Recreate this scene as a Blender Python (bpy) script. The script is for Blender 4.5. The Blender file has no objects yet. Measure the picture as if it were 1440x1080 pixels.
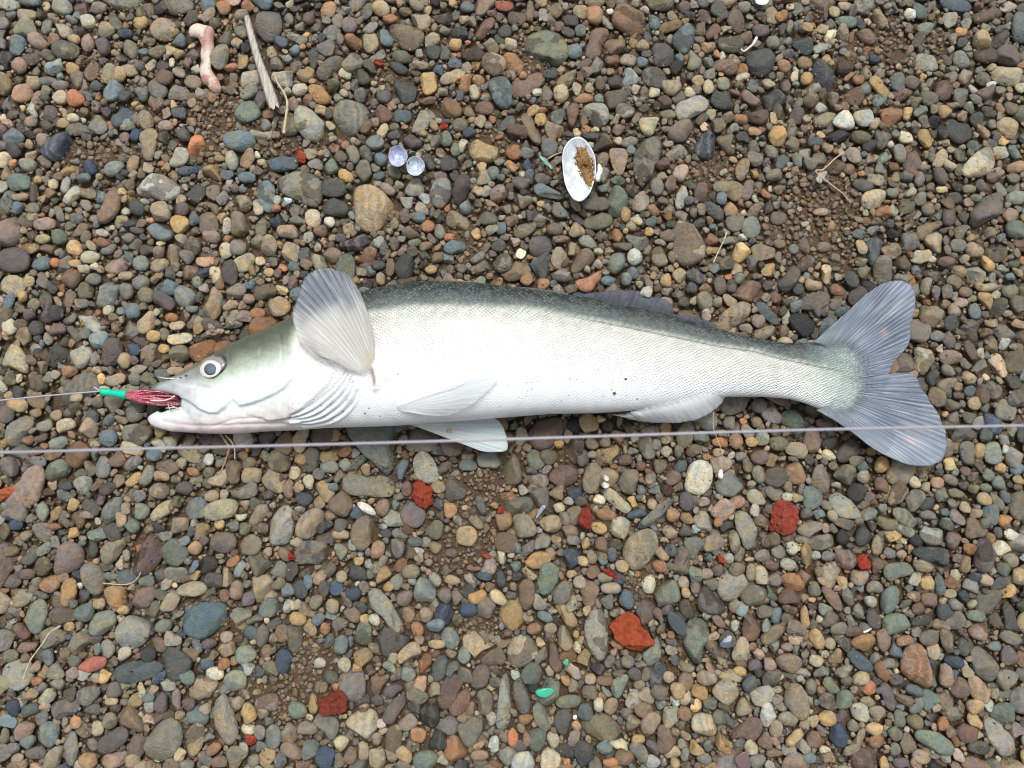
import bpy, math, random
import numpy as np
from mathutils import Vector, Matrix

rng = np.random.default_rng(7)
random.seed(7)
S = bpy.context.scene
COL = S.collection

# ------------------------------------------------------------------ camera, light, exposure
D_CAM = 0.435                      # metres from the pebbles to the phone
TILT = math.radians(6.0)
HALF = math.radians(33.5)
F_PX = 720.0 / math.tan(HALF)
camd = bpy.data.cameras.new("camera")
cam = bpy.data.objects.new("camera", camd)
COL.objects.link(cam)
cam.location = (0, -D_CAM * math.sin(TILT), D_CAM * math.cos(TILT))
cam.rotation_euler = (TILT, 0, 0)
camd.sensor_width = 36
camd.lens = 18.0 / math.tan(HALF)
camd.clip_start = 0.01
camd.clip_end = 200
camd.dof.use_dof = True
camd.dof.focus_distance = 0.422
camd.dof.aperture_fstop = 8.5
S.camera = cam

w = bpy.data.worlds.new("World")
S.world = w
w.use_nodes = True
wn, wl = w.node_tree.nodes, w.node_tree.links
wn.clear()
SUN_EL, SUN_AZ = math.radians(66), math.radians(8)      # azimuth from +Y (top of the picture) towards +X
sky = wn.new("ShaderNodeTexSky")
sky.sky_type = 'NISHITA'
sky.sun_disc = False
sky.sun_elevation = SUN_EL
sky.sun_rotation = SUN_AZ
sky.dust_density = 6.0
hs = wn.new("ShaderNodeHueSaturation")                   # an overcast sky is grey
hs.inputs['Saturation'].default_value = 0.30
bg = wn.new("ShaderNodeBackground")
bg.inputs['Strength'].default_value = 0.095
wo = wn.new("ShaderNodeOutputWorld")
wl.new(sky.outputs[0], hs.inputs['Color'])
wl.new(hs.outputs[0], bg.inputs[0])
wl.new(bg.outputs[0], wo.inputs[0])

sund = bpy.data.lights.new("sun", 'SUN')
sund.energy = 1.5
sund.angle = math.radians(20)
sund.color = (1.0, 0.985, 0.95)
sun = bpy.data.objects.new("sun", sund)
COL.objects.link(sun)
sd = Vector((math.sin(SUN_AZ) * math.cos(SUN_EL), math.cos(SUN_AZ) * math.cos(SUN_EL), math.sin(SUN_EL)))
sun.rotation_euler = sd.to_track_quat('Z', 'Y').to_euler()
sun.location = sd * 3

S.view_settings.view_transform = 'Standard'
S.view_settings.look = 'None'
S.view_settings.gamma = 1
S.view_settings.use_curve_mapping = False
S.view_settings.exposure = 0.62
S.render.engine = 'CYCLES'
S.cycles.max_bounces = 6
S.cycles.filter_width = 1.05
S.cycles.transparent_max_bounces = 12

# ------------------------------------------------------------------ geometry helpers
ct, st = math.cos(TILT), math.sin(TILT)
CAMP = np.array(cam.location)


def at(px, py, z=0.0):
    """photo pixel (1440 x 1080) -> world point on the plane at height z (metres)"""
    px = np.asarray(px, float); py = np.asarray(py, float); z = np.asarray(z, float)
    x = (px - 720) / F_PX; y = -(py - 540) / F_PX
    dx, dy, dz = x, y * ct + st, y * st - ct
    t = (z - CAMP[2]) / dz
    return np.stack([CAMP[0] + dx * t, CAMP[1] + dy * t, CAMP[2] + dz * t], -1)


def proj(P):
    """world -> photo pixel"""
    q = np.asarray(P, float) - CAMP
    yc = q[..., 1] * ct + q[..., 2] * st
    zc = -q[..., 1] * st + q[..., 2] * ct
    return 720 + F_PX * q[..., 0] / -zc, 540 - F_PX * yc / -zc


def vec(px, py, z=0.0):
    return Vector(at(px, py, z).tolist())


def lin(rgb):
    c = np.asarray(rgb, float) / 255.0
    return np.where(c <= 0.04045, c / 12.92, ((c + 0.055) / 1.055) ** 2.4)


def new_mesh(name, V, F, mat=None, smooth=True, attrs=None):
    me = bpy.data.meshes.new(name)
    V = np.asarray(V, np.float32)
    if isinstance(F, np.ndarray):
        k = F.shape[1]
        me.vertices.add(len(V)); me.vertices.foreach_set('co', V.ravel())
        me.loops.add(F.size); me.loops.foreach_set('vertex_index', F.astype(np.int32).ravel())
        me.polygons.add(len(F)); me.polygons.foreach_set('loop_start', np.arange(0, F.size, k, dtype=np.int32))
        me.update(calc_edges=True)
    else:
        me.from_pydata(V.tolist(), [], F)
    me.polygons.foreach_set('use_smooth', np.full(len(me.polygons), smooth))
    for n, A in (attrs or {}).items():
        A = np.asarray(A, np.float32)
        if n == 'col':
            a = me.attributes.new(n, 'FLOAT_COLOR', 'POINT')
            if A.shape[1] == 3:
                A = np.concatenate([A, np.ones((len(A), 1), np.float32)], 1)
            a.data.foreach_set('color', A.ravel())
        elif A.ndim == 2:
            a = me.attributes.new(n, 'FLOAT_VECTOR', 'POINT'); a.data.foreach_set('vector', A.ravel())
        else:
            a = me.attributes.new(n, 'FLOAT', 'POINT'); a.data.foreach_set('value', A.ravel())
    if mat:
        me.materials.append(mat)
    return me


def link(name, me, parent=None, label=None, cat=None, group=None, kind=None):
    o = bpy.data.objects.new(name, me)
    COL.objects.link(o)
    if parent is not None:
        o.parent = parent
        o.matrix_parent_inverse = Matrix.Translation(-parent.location)
    for k, v in (('label', label), ('category', cat), ('group', group), ('kind', kind)):
        if v:
            o[k] = v
    return o


def empty(name, loc, label, cat, group=None):
    e = link(name, None, None, label, cat, group)
    e.location = loc
    e.empty_display_size = 0.01
    return e


def grid_faces(nu, nv, wrap_v=False):
    u = np.arange(nu - 1)[:, None]; v = np.arange(nv if wrap_v else nv - 1)[None, :]
    v2 = (v + 1) % nv
    return np.stack([u * nv + v, u * nv + v2, (u + 1) * nv + v2, (u + 1) * nv + v], -1).reshape(-1, 4)


def tube(pts, rad, n=8, caps=True):
    """tube along world points; rad scalar or per point"""
    P = np.asarray(pts, float)
    R = np.broadcast_to(np.asarray(rad, float), (len(P),))
    T = np.gradient(P, axis=0); T /= np.linalg.norm(T, axis=1)[:, None] + 1e-12
    up = np.array([0, 0, 1.0])
    A = np.cross(T, up); nrm = np.linalg.norm(A, axis=1)
    A[nrm < 1e-6] = (1, 0, 0); A /= np.linalg.norm(A, axis=1)[:, None]
    B = np.cross(A, T)
    th = np.linspace(0, 2 * np.pi, n, endpoint=False)
    V = P[:, None] + R[:, None, None] * (A[:, None] * np.cos(th)[None, :, None] + B[:, None] * np.sin(th)[None, :, None])
    F = grid_faces(len(P), n, True).tolist()
    if caps:
        F.append(list(range(n))[::-1]); F.append([(len(P) - 1) * n + i for i in range(n)])
    return V.reshape(-1, 3), F


def join(parts):
    V, F, o = [], [], 0
    for v, f in parts:
        V.append(v); F += [[i + o for i in q] for q in f]; o += len(v)
    return np.concatenate(V), F


def spline(pts, n):
    """dense Catmull-Rom through points"""
    P = np.asarray(pts, float)
    Q = np.vstack([2 * P[0] - P[1], P, 2 * P[-1] - P[-2]])
    L = np.r_[0, np.cumsum(np.linalg.norm(np.diff(P, axis=0), axis=1))]
    s = np.linspace(0, L[-1], n)
    i = np.clip(np.searchsorted(L, s, side='right') - 1, 0, len(P) - 2)
    t = ((s - L[i]) / (L[i + 1] - L[i] + 1e-12))[:, None]
    p0, p1, p2, p3 = Q[i], Q[i + 1], Q[i + 2], Q[i + 3]
    return 0.5 * (2 * p1 + (p2 - p0) * t + (2 * p0 - 5 * p1 + 4 * p2 - p3) * t ** 2 + (3 * p1 - p0 - 3 * p2 + p3) * t ** 3)


def sdist(x, y, poly):
    """signed distance to a polygon (positive inside)"""
    P = np.asarray(poly, float); x = np.asarray(x, float); y = np.asarray(y, float)
    d = np.full(x.shape, 1e9); ins = np.zeros(x.shape, bool)
    for i in range(len(P)):
        a, b = P[i], P[(i + 1) % len(P)]
        ex, ey = b - a
        t = np.clip(((x - a[0]) * ex + (y - a[1]) * ey) / (ex * ex + ey * ey + 1e-12), 0, 1)
        d = np.minimum(d, np.hypot(x - a[0] - t * ex, y - a[1] - t * ey))
        c = ((a[1] > y) != (b[1] > y)) & (x < (b[0] - a[0]) * (y - a[1]) / (b[1] - a[1] + 1e-12) + a[0])
        ins ^= c
    return np.where(ins, d, -d)


def ldist(x, y, line):
    """distance to an open polyline"""
    P = np.asarray(line, float)
    d = np.full(np.shape(x), 1e9)
    for a, b in zip(P[:-1], P[1:]):
        ex, ey = b - a
        t = np.clip(((x - a[0]) * ex + (y - a[1]) * ey) / (ex * ex + ey * ey + 1e-12), 0, 1)
        d = np.minimum(d, np.hypot(x - a[0] - t * ex, y - a[1] - t * ey))
    return d


def sstep(a, b, x):
    t = np.clip((x - a) / (b - a), 0, 1)
    return t * t * (3 - 2 * t)


def wob(x, y, s, seed=0):
    """cheap smooth noise, about -1..1"""
    r = np.random.default_rng(seed)
    o = np.zeros(np.broadcast(x, y).shape)
    for k in range(6):
        a = r.uniform(0, 2 * np.pi); f = s * r.uniform(0.6, 1.9)
        o = o + np.sin((x * np.cos(a) + y * np.sin(a)) * f + r.uniform(0, 6.28))
    return o / 3.2


# ------------------------------------------------------------------ material helpers
class NT:
    def __init__(s, name):
        s.m = bpy.data.materials.new(name); s.m.use_nodes = True
        s.t = s.m.node_tree; s.t.nodes.clear()
        s.out = s.t.nodes.new("ShaderNodeOutputMaterial")

    def n(s, typ, ins=None, **props):
        nd = s.t.nodes.new("ShaderNode" + typ)
        for k, v in props.items():
            setattr(nd, k, v)
        for k, v in (ins or {}).items():
            sock = nd.inputs[k]
            if hasattr(v, 'links') or isinstance(v, bpy.types.NodeSocket):
                s.t.links.new(v, sock)
            else:
                sock.default_value = v
        return nd

    def attr(s, name, out):
        return s.n('Attribute', attribute_name=name).outputs[out]

    def mix(s, fac, a, b, mode='MIX'):
        nd = s.n('Mix', data_type='RGBA', blend_type=mode)
        for i, v in ((0, fac), (6, a), (7, b)):
            if isinstance(v, bpy.types.NodeSocket):
                s.t.links.new(v, nd.inputs[i])
            else:
                nd.inputs[i].default_value = v if not isinstance(v, (tuple, list)) or len(v) == 4 else (*v, 1)
        return nd.outputs[2]

    def math(s, op, a, b=0.0, c=0.0):
        nd = s.n('Math', operation=op)
        for i, v in enumerate((a, b, c)):
            if isinstance(v, bpy.types.NodeSocket):
                s.t.links.new(v, nd.inputs[i])
            else:
                nd.inputs[i].default_value = v
        return nd.outputs[0]

    def ramp(s, v, lo, hi, a=0.0, b=1.0, smooth=True):
        nd = s.n('MapRange', {'Value': v, 'From Min': lo, 'From Max': hi, 'To Min': a, 'To Max': b}, interpolation_type='SMOOTHSTEP' if smooth else 'LINEAR')
        return nd.outputs[0]

    def noise(s, v, scale, detail=4, rough=0.55, dist=0.0):
        return s.n('TexNoise', {'Vector': v, 'Scale': scale, 'Detail': detail, 'Roughness': rough, 'Distortion': dist}).outputs[0]

    def bump(s, h, strength, dist, normal=None):
        ins = {'Height': h, 'Strength': strength, 'Distance': dist}
        if normal is not None:
            ins['Normal'] = normal
        return s.n('Bump', ins).outputs[0]

    def bsdf(s, **k):
        b = s.n('BsdfPrincipled')
        for key, v in k.items():
            sock = b.inputs[key.replace('_', ' ')]
            if isinstance(v, bpy.types.NodeSocket):
                s.t.links.new(v, sock)
            else:
                sock.default_value = (*v, 1) if isinstance(v, (tuple, list)) and len(v) == 3 and sock.type == 'RGBA' else v
        return b.outputs[0]

    def done(s, sh):
        s.t.links.new(sh, s.out.inputs[0]); return s.m


def simple_mat(name, rgb, rough=0.5, var=0.15, scale=300, bump=0.3, trans=0.0, **k):
    t = NT(name); pos = t.n('NewGeometry').outputs['Position']
    n1 = t.noise(pos, scale, 5)
    c = lin(rgb)
    colr = t.mix(t.ramp(n1, 0.3, 0.7), tuple(c * (1 - var)), tuple(np.minimum(c * (1 + var), 1)))
    nb = t.bump(t.noise(pos, scale * 3, 3), bump, 0.0004)
    sh = t.bsdf(Base_Color=colr, Roughness=rough, Normal=nb, **k)
    if trans > 0:
        mx = t.n('MixShader', {0: trans, 1: sh, 2: t.n('BsdfTransparent').outputs[0]})
        sh = mx.outputs[0]
    return t.done(sh)


# the pebbles: base colour per stone, grain, veins, damp patches, pale grit specks
def stone_material():
    t = NT('pebble_stone')
    pos = t.n('NewGeometry').outputs['Position']
    off = t.attr('off', 'Vector')
    v = t.n('VectorMath', {0: pos, 1: off}, operation='ADD').outputs[0]
    col = t.attr('col', 'Color')
    fx = t.n('SeparateXYZ', {0: t.attr('fx', 'Vector')})
    wet, spk, vein = fx.outputs
    # mottled body colour
    n_lo = t.noise(v, 150, 3, 0.5)
    n_mid = t.noise(v, 620, 5, 0.65)
    n_hi = t.noise(v, 3200, 3, 0.7)
    warm = t.mix(1.0, col, (1.16, 1.02, 0.80), 'MULTIPLY')
    cool = t.mix(1.0, col, (0.80, 0.95, 1.10), 'MULTIPLY')
    c = t.mix(t.ramp(n_lo, 0.42, 0.62), t.mix(1.0, col, (.92, .95, .98), 'MULTIPLY'), warm)
    c = t.mix(t.ramp(n_mid, 0.50, 0.66, 0, 0.8), c, cool)
    c = t.mix(t.ramp(t.noise(v, 330, 4, .6), 0.58, 0.40, 0, .55), c, t.mix(1.0, c, (0.62, 0.60, 0.58), 'MULTIPLY'))
    c = t.mix(1.0, c, t.n('CombineColor', {0: t.ramp(n_hi, 0.3, 0.7, 0.62, 1.38), 1: t.ramp(n_hi, 0.3, 0.7, 0.62, 1.38), 2: t.ramp(n_hi, 0.3, 0.7, 0.64, 1.34)}).outputs[0], 'MULTIPLY')
    # veins and bands
    wv = t.n('TexWave', {'Vector': v, 'Scale': 60.0, 'Distortion': 11.0, 'Detail': 4.0, 'Detail Scale': 1.2}, wave_type='BANDS').outputs[1]
    crk = t.noise(v, 210, 4, 0.6, 1.5)
    cr = t.ramp(t.math('ABSOLUTE', t.math('SUBTRACT', crk, 0.5)), 0.022, 0.004)
    vm = t.math('MULTIPLY', t.math('ADD', t.math('MULTIPLY', t.ramp(wv, 0.60, 0.98), 0.28), t.math('MULTIPLY', cr, 0.35)), vein)
    lighter = t.mix(0.5, c, (0.55, 0.51, 0.44))
    c = t.mix(vm, c, lighter)
    vd = t.math('MULTIPLY', t.ramp(wv, 0.40, 0.05), t.math('MULTIPLY', vein, 0.42))
    c = t.mix(t.math('MULTIPLY', vd, 0.6), c, t.mix(1.0, c, (0.45, 0.42, 0.40), 'MULTIPLY'))
    # damp patch with a sharp edge
    nw = t.noise(v, 95, 2, 0.4)
    wm = t.math('MULTIPLY', t.ramp(nw, 0.50, 0.525), wet)
    c = t.mix(wm, c, t.mix(1.0, c, (0.50, 0.47, 0.45), 'MULTIPLY'))
    # pale dust film and grit
    dust = t.ramp(t.noise(v, 1500, 5, 0.75), 0.56, 0.74, 0, 0.22)
    c = t.mix(dust, c, (0.32, 0.30, 0.26))
    sp = t.math('MULTIPLY', t.ramp(t.noise(v, 3600, 2, 0.5), 0.665, 0.70), spk)
    sp = t.math('MULTIPLY', sp, t.ramp(t.noise(v, 260, 2, 0.5), 0.42, 0.58))
    c = t.mix(sp, c, (0.66, 0.62, 0.55))
    pits = t.ramp(t.noise(v, 2300, 2), 0.33, 0.27, 0, 0.7)
    c = t.mix(pits, c, t.mix(1.0, c, (0.35, 0.32, 0.30), 'MULTIPLY'))
    rg = t.math('SUBTRACT', t.ramp(n_mid, 0.3, 0.7, 0.34, 0.66), t.math('MULTIPLY', wm, 0.16))
    h = t.math('ADD', t.math('MULTIPLY', n_mid, 1.1), t.math('ADD', t.math('MULTIPLY', n_hi, 0.28), t.math('MULTIPLY', sp, 0.5)))
    nb = t.bump(h, 0.9, 0.0014)
    return t.done(t.bsdf(Base_Color=c, Roughness=rg, Normal=nb, Specular_IOR_Level=0.5))


def brick_material():
    t = NT('weathered_brick')
    pos = t.n('NewGeometry').outputs['Position']
    v = t.n('VectorMath', {0: pos, 1: t.attr('off', 'Vector')}, operation='ADD').outputs[0]
    col = t.attr('col', 'Color')
    n1 = t.noise(v, 420, 6, 0.7); n2 = t.noise(v, 1900, 4, 0.7)
    c = t.mix(t.ramp(n1, 0.35, 0.7), t.mix(1.0, col, (0.8, 0.72, 0.7), 'MULTIPLY'), t.mix(1.0, col, (1.12, 1.3, 1.3), 'MULTIPLY'))
    c = t.mix(t.ramp(n2, 0.40, 0.27, 0, 0.8), c, (0.06, 0.02, 0.015))
    c = t.mix(t.ramp(n2, 0.70, 0.78, 0, 0.6), c, (0.6, 0.42, 0.33))
    nb = t.bump(t.math('ADD', n1, t.math('MULTIPLY', n2, 0.9)), 1.0, 0.003)
    return t.done(t.bsdf(Base_Color=c, Roughness=0.85, Normal=nb))


M_STONE = stone_material()
M_BRICK = brick_material()

PAL = dict(g=(137, 131, 121), G=(170, 166, 154), b=(112, 127, 134), B=(66, 82, 104), s=(82, 82, 81), k=(50, 50, 52),
           t=(143, 121, 100), T=(176, 154, 126), c=(206, 192, 160), y=(197, 160, 103), o=(184, 128, 82), r=(138, 99, 82),
           R=(196, 78, 50), p=(118, 101, 101), P=(172, 139, 122), e=(122, 134, 120), w=(222, 218, 208), n=(128, 120, 98),
           O=(214, 132, 88), u=(72, 60, 72), q=(92, 118, 130))
CWORD = dict(g='grey', G='light grey', b='blue-grey', B='dark blue', s='slate-dark', k='near-black', t='brown', T='tan', c='cream',
             y='yellow-ochre', o='orange-brown', r='reddish brown', R='brick-red', p='mauve-grey', P='pinkish', e='greenish grey',
             w='whitish', n='olive-brown', O='orange', u='dark purple', q='slate-blue')
LUM = np.array([.2126, .7152, .0722])
for k_ in PAL:
    c_ = lin(PAL[k_]); sat_ = .66 if k_ in 'rPp' else .84; c_ = c_ * sat_ + (c_ @ LUM) * (1 - sat_)
    PAL[k_] = c_ * (.84 if k_ in 'rpot' else .92) * np.array([.955, 1.0, .985])

# ------------------------------------------------------------------ stones: outline (72 radii) -> rounded, chipped solid
NT_ = 72
TH = np.linspace(0, 2 * np.pi, NT_, endpoint=False)


def ico(level):
    import bmesh
    bm = bmesh.new(); bmesh.ops.create_icosphere(bm, subdivisions=level, radius=1)
    V = np.array([v.co[:] for v in bm.verts]); F = np.array([[v.index for v in f.verts] for f in bm.faces]); bm.free()
    return V, F


ICO = {1: ico(1), 2: ico(2), 3: ico(3), 4: ico(4)}


def outline_poly(pts):
    P = np.asarray(pts, float)
    for _ in range(2):
        Q = np.roll(P, -1, 0)
        P = np.stack([0.8 * P + 0.2 * Q, 0.2 * P + 0.8 * Q], 1).reshape(-1, 2)
    n = len(P); x, y = P.T; x2, y2 = np.roll(x, -1), np.roll(y, -1)
    cr = x * y2 - x2 * y; A = cr.sum() / 2
    cx = ((x + x2) * cr).sum() / (6 * A); cy = ((y + y2) * cr).sum() / (6 * A)
    Q = np.roll(P, -1, 0); t = np.linspace(0, 1, 8, endpoint=False)[:, None, None]
    D = (P * (1 - t) + Q * t).transpose(1, 0, 2).reshape(-1, 2) - (cx, cy)
    a = np.arctan2(-D[:, 1], D[:, 0]); r = np.hypot(*D.T)            # world has y up
    o = np.argsort(a); a, r = a[o], r[o]
    return cx, cy, np.interp(TH, np.r_[a - 2 * np.pi, a, a + 2 * np.pi], np.r_[r, r, r]) * 1.02


def outline_shape(w, h, ang, shp, rg):
    a, b = w / 2, h / 2
    th = TH + math.radians(ang)                                        # screen angle is clockwise
    n = {'o': 2.15, 'r': 3.4, 't': 2.2, 'a': 2.4, 'k': 2.2}.get(shp, 2.2) + rg.uniform(-.1, .25)
    r = (np.abs(np.cos(th) / a) ** n + np.abs(np.sin(th) / b) ** n) ** (-1 / n)
    amp = {'o': 0.035, 'r': 0.03, 't': 0.03, 'a': 0.05, 'k': 0.085}.get(shp, 0.04)
    for k in (2, 3, 4, 5):
        r = r * (1 + amp * rg.normal() / (k - 1) ** 0.6 * np.cos(k * th + rg.uniform(0, 6.28)))
    if shp == 't':
        r = r * (1 + 0.13 * np.cos(3 * (th - rg.uniform(0, 6.28))))
    if shp == 'a':
        for _ in range(5):
            q = rg.uniform(0, 6.28); c = np.cos(TH - q); hh = np.interp(q, TH, r) * rg.uniform(.72, .92)
            r = np.where(c > 0.1, np.minimum(r, hh / np.maximum(c, .1)), r)
    return r


def build_stones(cx, cy, R, hz, z0, colr, fx, tilt, ang, lvl, ncut=4, sharp=0.0, seed=1):
    """arrays over K stones (pixels; heights in px too) -> V (K*n,3) world, F, attrs"""
    rg = np.random.default_rng(seed)
    U, F0 = ICO[lvl]
    K, n = len(cx), len(U)
    rho = np.hypot(U[:, 0], U[:, 1]); th = np.arctan2(U[:, 1], U[:, 0]) % (2 * np.pi)
    fi = th / (2 * np.pi) * NT_; i0 = np.floor(fi).astype(int) % NT_; i1 = (i0 + 1) % NT_; f = fi - np.floor(fi)
    RR = R[:, i0] * (1 - f) + R[:, i1] * f                            # K,n
    rp = rho ** 0.82
    P = np.empty((K, n, 3))
    cu = U[:, 0] / np.maximum(rho, 1e-9); su = U[:, 1] / np.maximum(rho, 1e-9)
    ux, uy, uz = rp * cu, rp * su, np.sign(U[:, 2]) * np.abs(U[:, 2]) ** 0.9
    N = np.stack([ux, uy, uz], -1)[None].repeat(K, 0)                 # unit-ish shape
    for c in range(ncut):                                            # worn facets
        q = rg.uniform(0, 6.28, K); el = rg.uniform(0.15, 1.45, K)
        nn = np.stack([np.cos(q) * np.cos(el), np.sin(q) * np.cos(el), np.sin(el)], -1)
        hh = rg.uniform(0.42, 0.90, K) - 0.10 * np.broadcast_to(sharp, (K,))
        d = np.einsum('knj,kj->kn', N, nn) - hh[:, None]
        k = 0.76 + 0.22 * np.broadcast_to(sharp, (K,))[:, None]
        N = N - nn[:, None, :] * (np.maximum(d, 0) * k)[..., None]
    if lvl >= 2:                                                      # low lumps
        for c in range(3):
            w_ = rg.normal(size=(K, 3)) * (2.0 + c * 1.6)
            ph = rg.uniform(0, 6.28, K)
            s_ = np.sin(np.einsum('knj,kj->kn', N, w_) + ph[:, None]) * (0.045, 0.028, 0.016)[c]
            N = N * (1 + s_)[..., None] * np.array([.6, .6, 1.0]) + N * np.array([.4, .4, 0.0])
    P[..., 0] = N[..., 0] * RR; P[..., 1] = N[..., 1] * RR; P[..., 2] = N[..., 2] * hz[:, None]
    # tilt about a horizontal axis
    ca, sa = np.cos(ang)[:, None], np.sin(ang)[:, None]; ctl, stl = np.cos(tilt)[:, None], np.sin(tilt)[:, None]
    a_ = P[..., 0] * ca + P[..., 1] * sa; b_ = -P[..., 0] * sa + P[..., 1] * ca
    b2 = b_ * ctl - P[..., 2] * stl; z2 = b_ * stl + P[..., 2] * ctl
    P[..., 0] = a_ * ca - b2 * sa; P[..., 1] = a_ * sa + b2 * ca; P[..., 2] = z2
    C = at(cx, cy, 0.0)
    sc = np.linalg.norm(C - CAMP, axis=-1) / F_PX * (D_CAM / np.linalg.norm(C - CAMP, axis=-1)) ** 0   # placeholder, refined below
    # metres per pixel where the stone lies (distance along the view axis)
    depth = -(-(C[:, 1] - CAMP[1]) * st + (C[:, 2] - CAMP[2]) * ct)
    sc = depth / F_PX
    W = P * sc[:, None, None]
    W[..., 0] += C[:, 0, None]; W[..., 1] += C[:, 1, None]; W[..., 2] += (z0 * sc)[:, None]
    off = rg.uniform(-4, 4, (K, 3))
    attrs = dict(col=np.repeat(colr, n, 0), off=np.repeat(off, n, 0), fx=np.repeat(fx, n, 0))
    F = (F0[None] + (np.arange(K) * n)[:, None, None]).reshape(-1, 3)
    return W, F, attrs


# ------------------------------------------------------------------ fish outline in photo pixels
TOP = [(212, 550), (220, 542), (227, 537), (245, 530), (275, 514), (305, 496), (332, 481), (370, 465), (410, 447), (460, 426), (515, 410), (555, 401), (605, 397), (667, 399),
       (740, 407), (775, 412), (825, 419), (862, 427), (925, 440), (960, 450), (1000, 460), (1060, 476), (1102, 482), (1130, 482), (1150, 479), (1170, 475), (1190, 475), (1208, 483), (1222, 490)]
BOT = [(207, 588), (215, 600), (240, 607), (295, 610), (335, 610), (370, 607), (420, 605), (455, 602), (555, 599), (620, 594), (700, 588), (775, 582), (840, 581), (900, 577),
       (960, 569), (1022, 558), (1070, 558), (1110, 561), (1132, 567), (1155, 577), (1175, 586), (1195, 586), (1208, 577), (1222, 568)]
TAIL = [(1150, 476), (1170, 457), (1195, 435), (1220, 412), (1245, 397), (1267, 394), (1282, 400), (1287, 417), (1285, 435), (1281, 455), (1280, 480), (1270, 495), (1257, 510),
        (1249, 526), (1267, 525), (1285, 527), (1297, 547), (1312, 570), (1324, 592), (1330, 610), (1332, 627), (1325, 647), (1307, 655), (1280, 654), (1255, 645), (1230, 632), (1205, 612), (1175, 590), (1155, 577)]
top_f = lambda x: np.interp(x, *np.array(TOP).T)
bot_f = lambda x: np.interp(x, *np.array(BOT).T)
FISH_POLY = TOP + BOT[::-1]

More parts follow.
